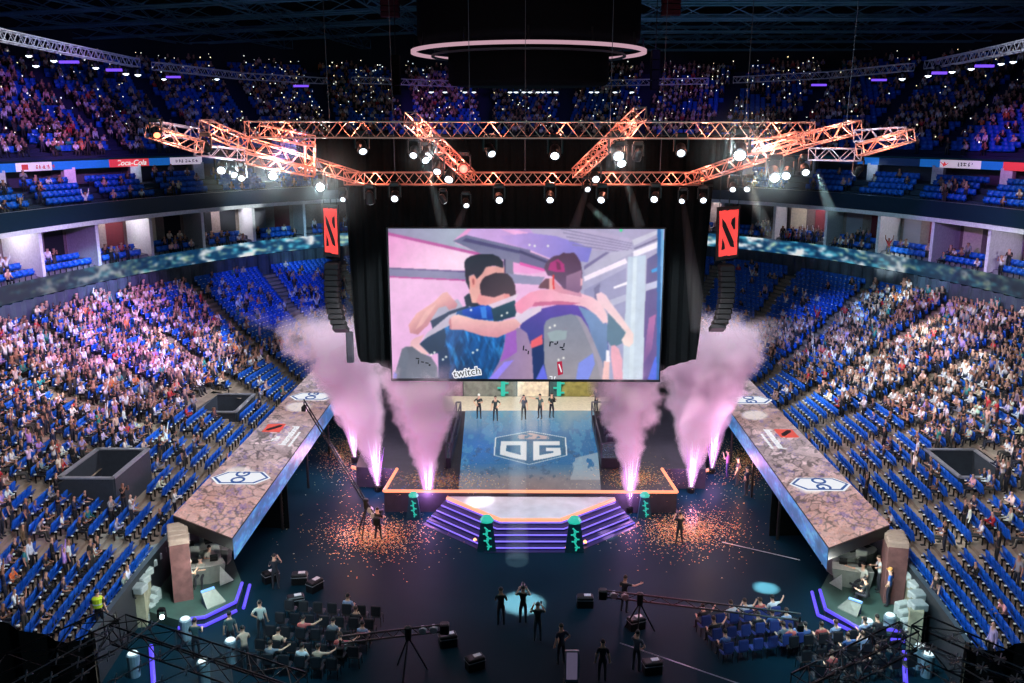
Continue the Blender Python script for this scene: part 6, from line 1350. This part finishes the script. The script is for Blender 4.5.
jets = [  # base px, lean x/y, height, r0, r1, density, label
 ((378, 491), -2.9, .6, 10.2, .12, 3.0, 1.6, 'tall pink smoke plume leaning towards the left-side stand'),
 ((355, 462), -.9, 0., 9.0, .12, 2.3, 1.2, 'thinner pink smoke plume beside the left-side wing platform'),
 ((428.5, 510), -.3, .5, 8.6, .12, 2.5, 1.6, 'pink smoke plume at the left-side front corner of the stage'),
 ((629.5, 512), -.35, .5, 8.6, .12, 2.1, 1.6, 'pink smoke plume at the right-side front corner of the stage'),
 ((691, 492.5), .6, .6, 10.0, .12, 3.4, 1.6, 'tall pink smoke plume on the right-side of the stage'),
 ((711.5, 473), 1.3, 0., 9.5, .12, 2.3, 1.2, 'thinner pink smoke plume beside the right-side wing platform')]
spark = glow('spark_glow', (255, 214, 255), 3.0); spark2 = glow('spark_violet', (200, 110, 255), 1.6)
for i, (q, lx, ly, H, r0, r1, dn, lab) in enumerate(jets):
    p = at(*q, 0); cx, cy2 = lx/2, ly/2; o = empty('smoke_jet', p, label=lab, cat='smoke')
    b = MB(); n = 16; prof = []
    for k in range(9):
        h = k/8; rr = (r0+(r1-r0)*h**1.1)*1.8+.3; prof.append((rr, h))
    vs = []; fs = []
    for rr, h in prof:
        for j in range(n): vs.append((lx*h**1.6+rr*math.cos(2*PI*j/n), ly*h**1.6+rr*math.sin(2*PI*j/n), h*H+.02))
    for k in range(8):
        for j in range(n): fs.append((k*n+j, k*n+(j+1) % n, (k+1)*n+(j+1) % n, (k+1)*n+j))
    fs += [tuple(range(n-1, -1, -1)), tuple(8*n+j for j in range(n))]; b.add(vs, fs)
    b.build('smoke', smoke_mat('smoke_%d' % i, H, lx, ly, r0, r1, dn, (246, 226, 240), i), o, kind='stuff')
    MB().lathe([(.2, 0), (.22, .3), (.1, .35)], n=10).build('jet_nozzle', blackm, o)
    b = MB(); r = random.Random(i)
    for k in range(26):
        an = r.uniform(0, 6.28); t = r.uniform(.02, .16); hh = r.uniform(1.0, 2.9); b.tube((0, 0, .3), (lx*.03+math.cos(an)*t*hh, math.sin(an)*t*hh, .3+hh), .05, 4, .006)
    b.build('white_sparks', spark, o)
    b = MB()
    for k in range(20):
        an = r.uniform(0, 6.28); t = r.uniform(.12, .24); hh = r.uniform(.8, 2.6); b.tube((0, 0, .3), (math.cos(an)*t*hh, math.sin(an)*t*hh, .3+hh), .035, 4, .005)
    b.build('violet_sparks', spark2, o)
    point('jet_light', p+Vector((.0, -.7, 1.1)), (.8, .35, 1.), 150, .3)
    point('jet_light', p+Vector((lx*.3+.0, -2.6, H*.45)), (1., .55, .85), 330, .5)
for s in (-1, 1):
    spot('smoke_light', (s*2, 36, 18.5), (s*9.5, 50, 5), (1, .93, .93), 17000, 36, .6, .5); spot('smoke_light', (s*4, 60, 18), (s*9.5, 50, 6), (1, .88, .95), 9000, 40, .6, .5)

# ------------------------------------------------------------------ haze caught in the lamp beams
def beam(px0, py0, Y0, px1, py1, h1, r1, W, col, dn, lab):
    p = Vector(aty(px0, py0, Y0)) if py0 < 900 else Vector((-.5, 49, 11)); q = Vector(at(px1, py1, h1)) if h1 is not None else Vector(aty(px1, py1, Y0+1)); d = q-p; ln = d.length
    m = MATS.get('haze%g' % dn)
    if not m:
        m = bpy.data.materials.new('haze_in_beam'); m.use_nodes = True; nt = m.node_tree; nt.nodes.clear(); out = nt.nodes.new('ShaderNodeOutputMaterial'); v = nt.nodes.new('ShaderNodeVolumeScatter'); v.inputs['Density'].default_value = dn; v.inputs['Color'].default_value = (.9, 1, 1, 1); v.inputs['Anisotropy'].default_value = .3; nt.links.new(v.outputs[0], out.inputs['Volume']); MATS['haze%g' % dn] = m
    o = empty('light_beam', p, label=lab, cat='light beam'); k = MB().tube((0, 0, 0), d, .12, 14, r1).build('lit_haze', m, o, kind='stuff')
    spot('beam_lamp', p-d.normalized()*.02, q, col, W, 2*math.degrees(math.atan(r1/ln)), .3, .05)
BC = (.55, .95, 1.)
beams = [(343, 200, 43., 352, 356, None, .3, 3000, 'teal light beam falling down the left-side edge of the black drape'),
 (740, 168, 36, 775, 245, None, .3, 3000, 'pale light beam falling across the right-side suites below the truss'),
 (817, 172, 36, 832, 216, None, .3, 2500, 'short pale beam over the right-side balcony'),
 (511, 999, 42.2, 517, 560, 0, .6, 26000, 'wide vertical light beam over the middle of the stage'),
 (683, 200, 42.9, 700, 330, None, .5, 1500, 'faint beam falling across the right-side part of the drape')]
beams += [(425, 158, 42.6, 443, 227, None, .28, 1500, 'thin pale beam on the drape over the screen, first from left-side'), (466, 206, 42.6, 457, 227, None, .2, 900, 'short thin beam just over the screen, second from left-side'),
 (588, 186, 42.6, 574, 228, None, .25, 1500, 'thin pale beam on the drape over the screen, third from left-side'), (588, 204, 42.6, 612, 228, None, .25, 1100, 'thin slanting beam just over the screen, fourth from left-side'), (620, 160, 42.6, 640, 227, None, .28, 1200, 'thin slanting beam over the screen, outermost right-side one')]
for (a, b_, Y, c, d, h, r1, W, lab) in beams: beam(a, b_, Y, c, d, h, r1, W, BC, .09, lab)

for j, t in enumerate(bays[::2]):  # unseen fill points added inside both suite levels
    p = E(3.2, np.array([t+.04]))[0]; point('suite_inner_fill', (p[0], p[1], 12.8), (.95, .92, 1.), 230, .15)
for j, t in enumerate(bays2[::3]):
    p = E(5.0, np.array([t]))[0]; point('suite_inner_fill', (p[0], p[1], 16.9), (.7, .85, 1.), 14, .15)

for s, q in ((-1, (206, 570)), (1, (850, 572))):  # unseen fill points added to brighten the commentator desks
    point('desk_fill', at(*q, 2.3), (.95, 1, .92), 170, .2); point('desk_fill', at(q[0]+s*14, q[1]+12, 3.0), (.9, 1, .9), 220, .2)

for s in (-1, 1):  # spots added to bring out the lower corner rails
    spot('rail_fill', (s*3, 22, 17), (s*10, 27, 9), (.8, 1, 1.), 1500, 60, .8, .3)
hz = bpy.data.materials.new('haze_round_lamp'); hz.use_nodes = True; nt = hz.node_tree; nt.nodes.clear(); out = nt.nodes.new('ShaderNodeOutputMaterial'); v = nt.nodes.new('ShaderNodeVolumeScatter'); 
tc = nt.nodes.new('ShaderNodeTexCoord'); gr = nt.nodes.new('ShaderNodeTexGradient'); gr.gradient_type = 'QUADRATIC_SPHERE'; mp = nt.nodes.new('ShaderNodeMapping'); nt.links.new(tc.outputs['Object'], mp.inputs[0]); nt.links.new(mp.outputs[0], gr.inputs[0])
ns = nt.nodes.new('ShaderNodeTexNoise'); ns.inputs['Scale'].default_value = 1.4; nt.links.new(tc.outputs['Object'], ns.inputs['Vector']); ma = nt.nodes.new('ShaderNodeMath'); ma.operation = 'MULTIPLY'; nt.links.new(gr.outputs['Fac'], ma.inputs[0]); nt.links.new(ns.outputs['Fac'], ma.inputs[1])
mb_ = nt.nodes.new('ShaderNodeMath'); mb_.operation = 'MULTIPLY'; mb_.inputs[1].default_value = .11; nt.links.new(ma.outputs[0], mb_.inputs[0]); nt.links.new(mb_.outputs[0], v.inputs['Density']); v.inputs['Color'].default_value = (.85, 1, 1, 1); nt.links.new(v.outputs[0], out.inputs['Volume'])
for (px, py, Y, r, W, nm) in ((272, 174, 37.6, 1.5, 260, 'inner lamp of left-side wing'), (321, 187, 40.6, 1.9, 320, 'lamp at the left-side slanting truss'), (232, 172, 35.6, 1.3, 150, 'lamp pair of left-side wing'), (740, 153, 35.4, 1.5, 260, 'largest lamp, right-side'), (775, 177, 36.2, 1.3, 180, 'lamp pair of right-side wing'), (618, 157, 35.6, 1.0, 120, 'double lamp at the right-side inner diagonal'), (431, 155, 36, 1.0, 110, 'lamps at left-side inner diagonal')):
    p = aty(px, py, Y); o = empty('lamp_haze', p, label='pale lit haze hanging around the %s' % nm, cat='haze'); hp2 = MB().lathe([(math.sin(PI*(k+.5)/8), -math.cos(PI*(k+.5)/8)) for k in range(8)], n=16).build('haze_puff', hz, o, smooth=True, kind='stuff'); hp2.scale = (r*1.5,)*3; point('haze_lamp', p, (.8, .95, 1.), W, .1)  # point added inside each haze ball to make the lamp halo

point('red_lamp_light', aty(463.5, 170, 40.0), (1., .12, .08), 160, .2)

spot('thrust_pool', (-3, 38, 19), at(480, 501, .9), (1, 1, 1), 26000, 5, .3, .15); spot('floor_pool', (4, 37, 19), at(607, 536, 0), (1, .72, .55), 200000, 2.6, .3, .15); spot('thrust_wash', (0, 40, 19), at(530, 510, .9), (.95, 1, 1), 4800, 22, .8, .3)
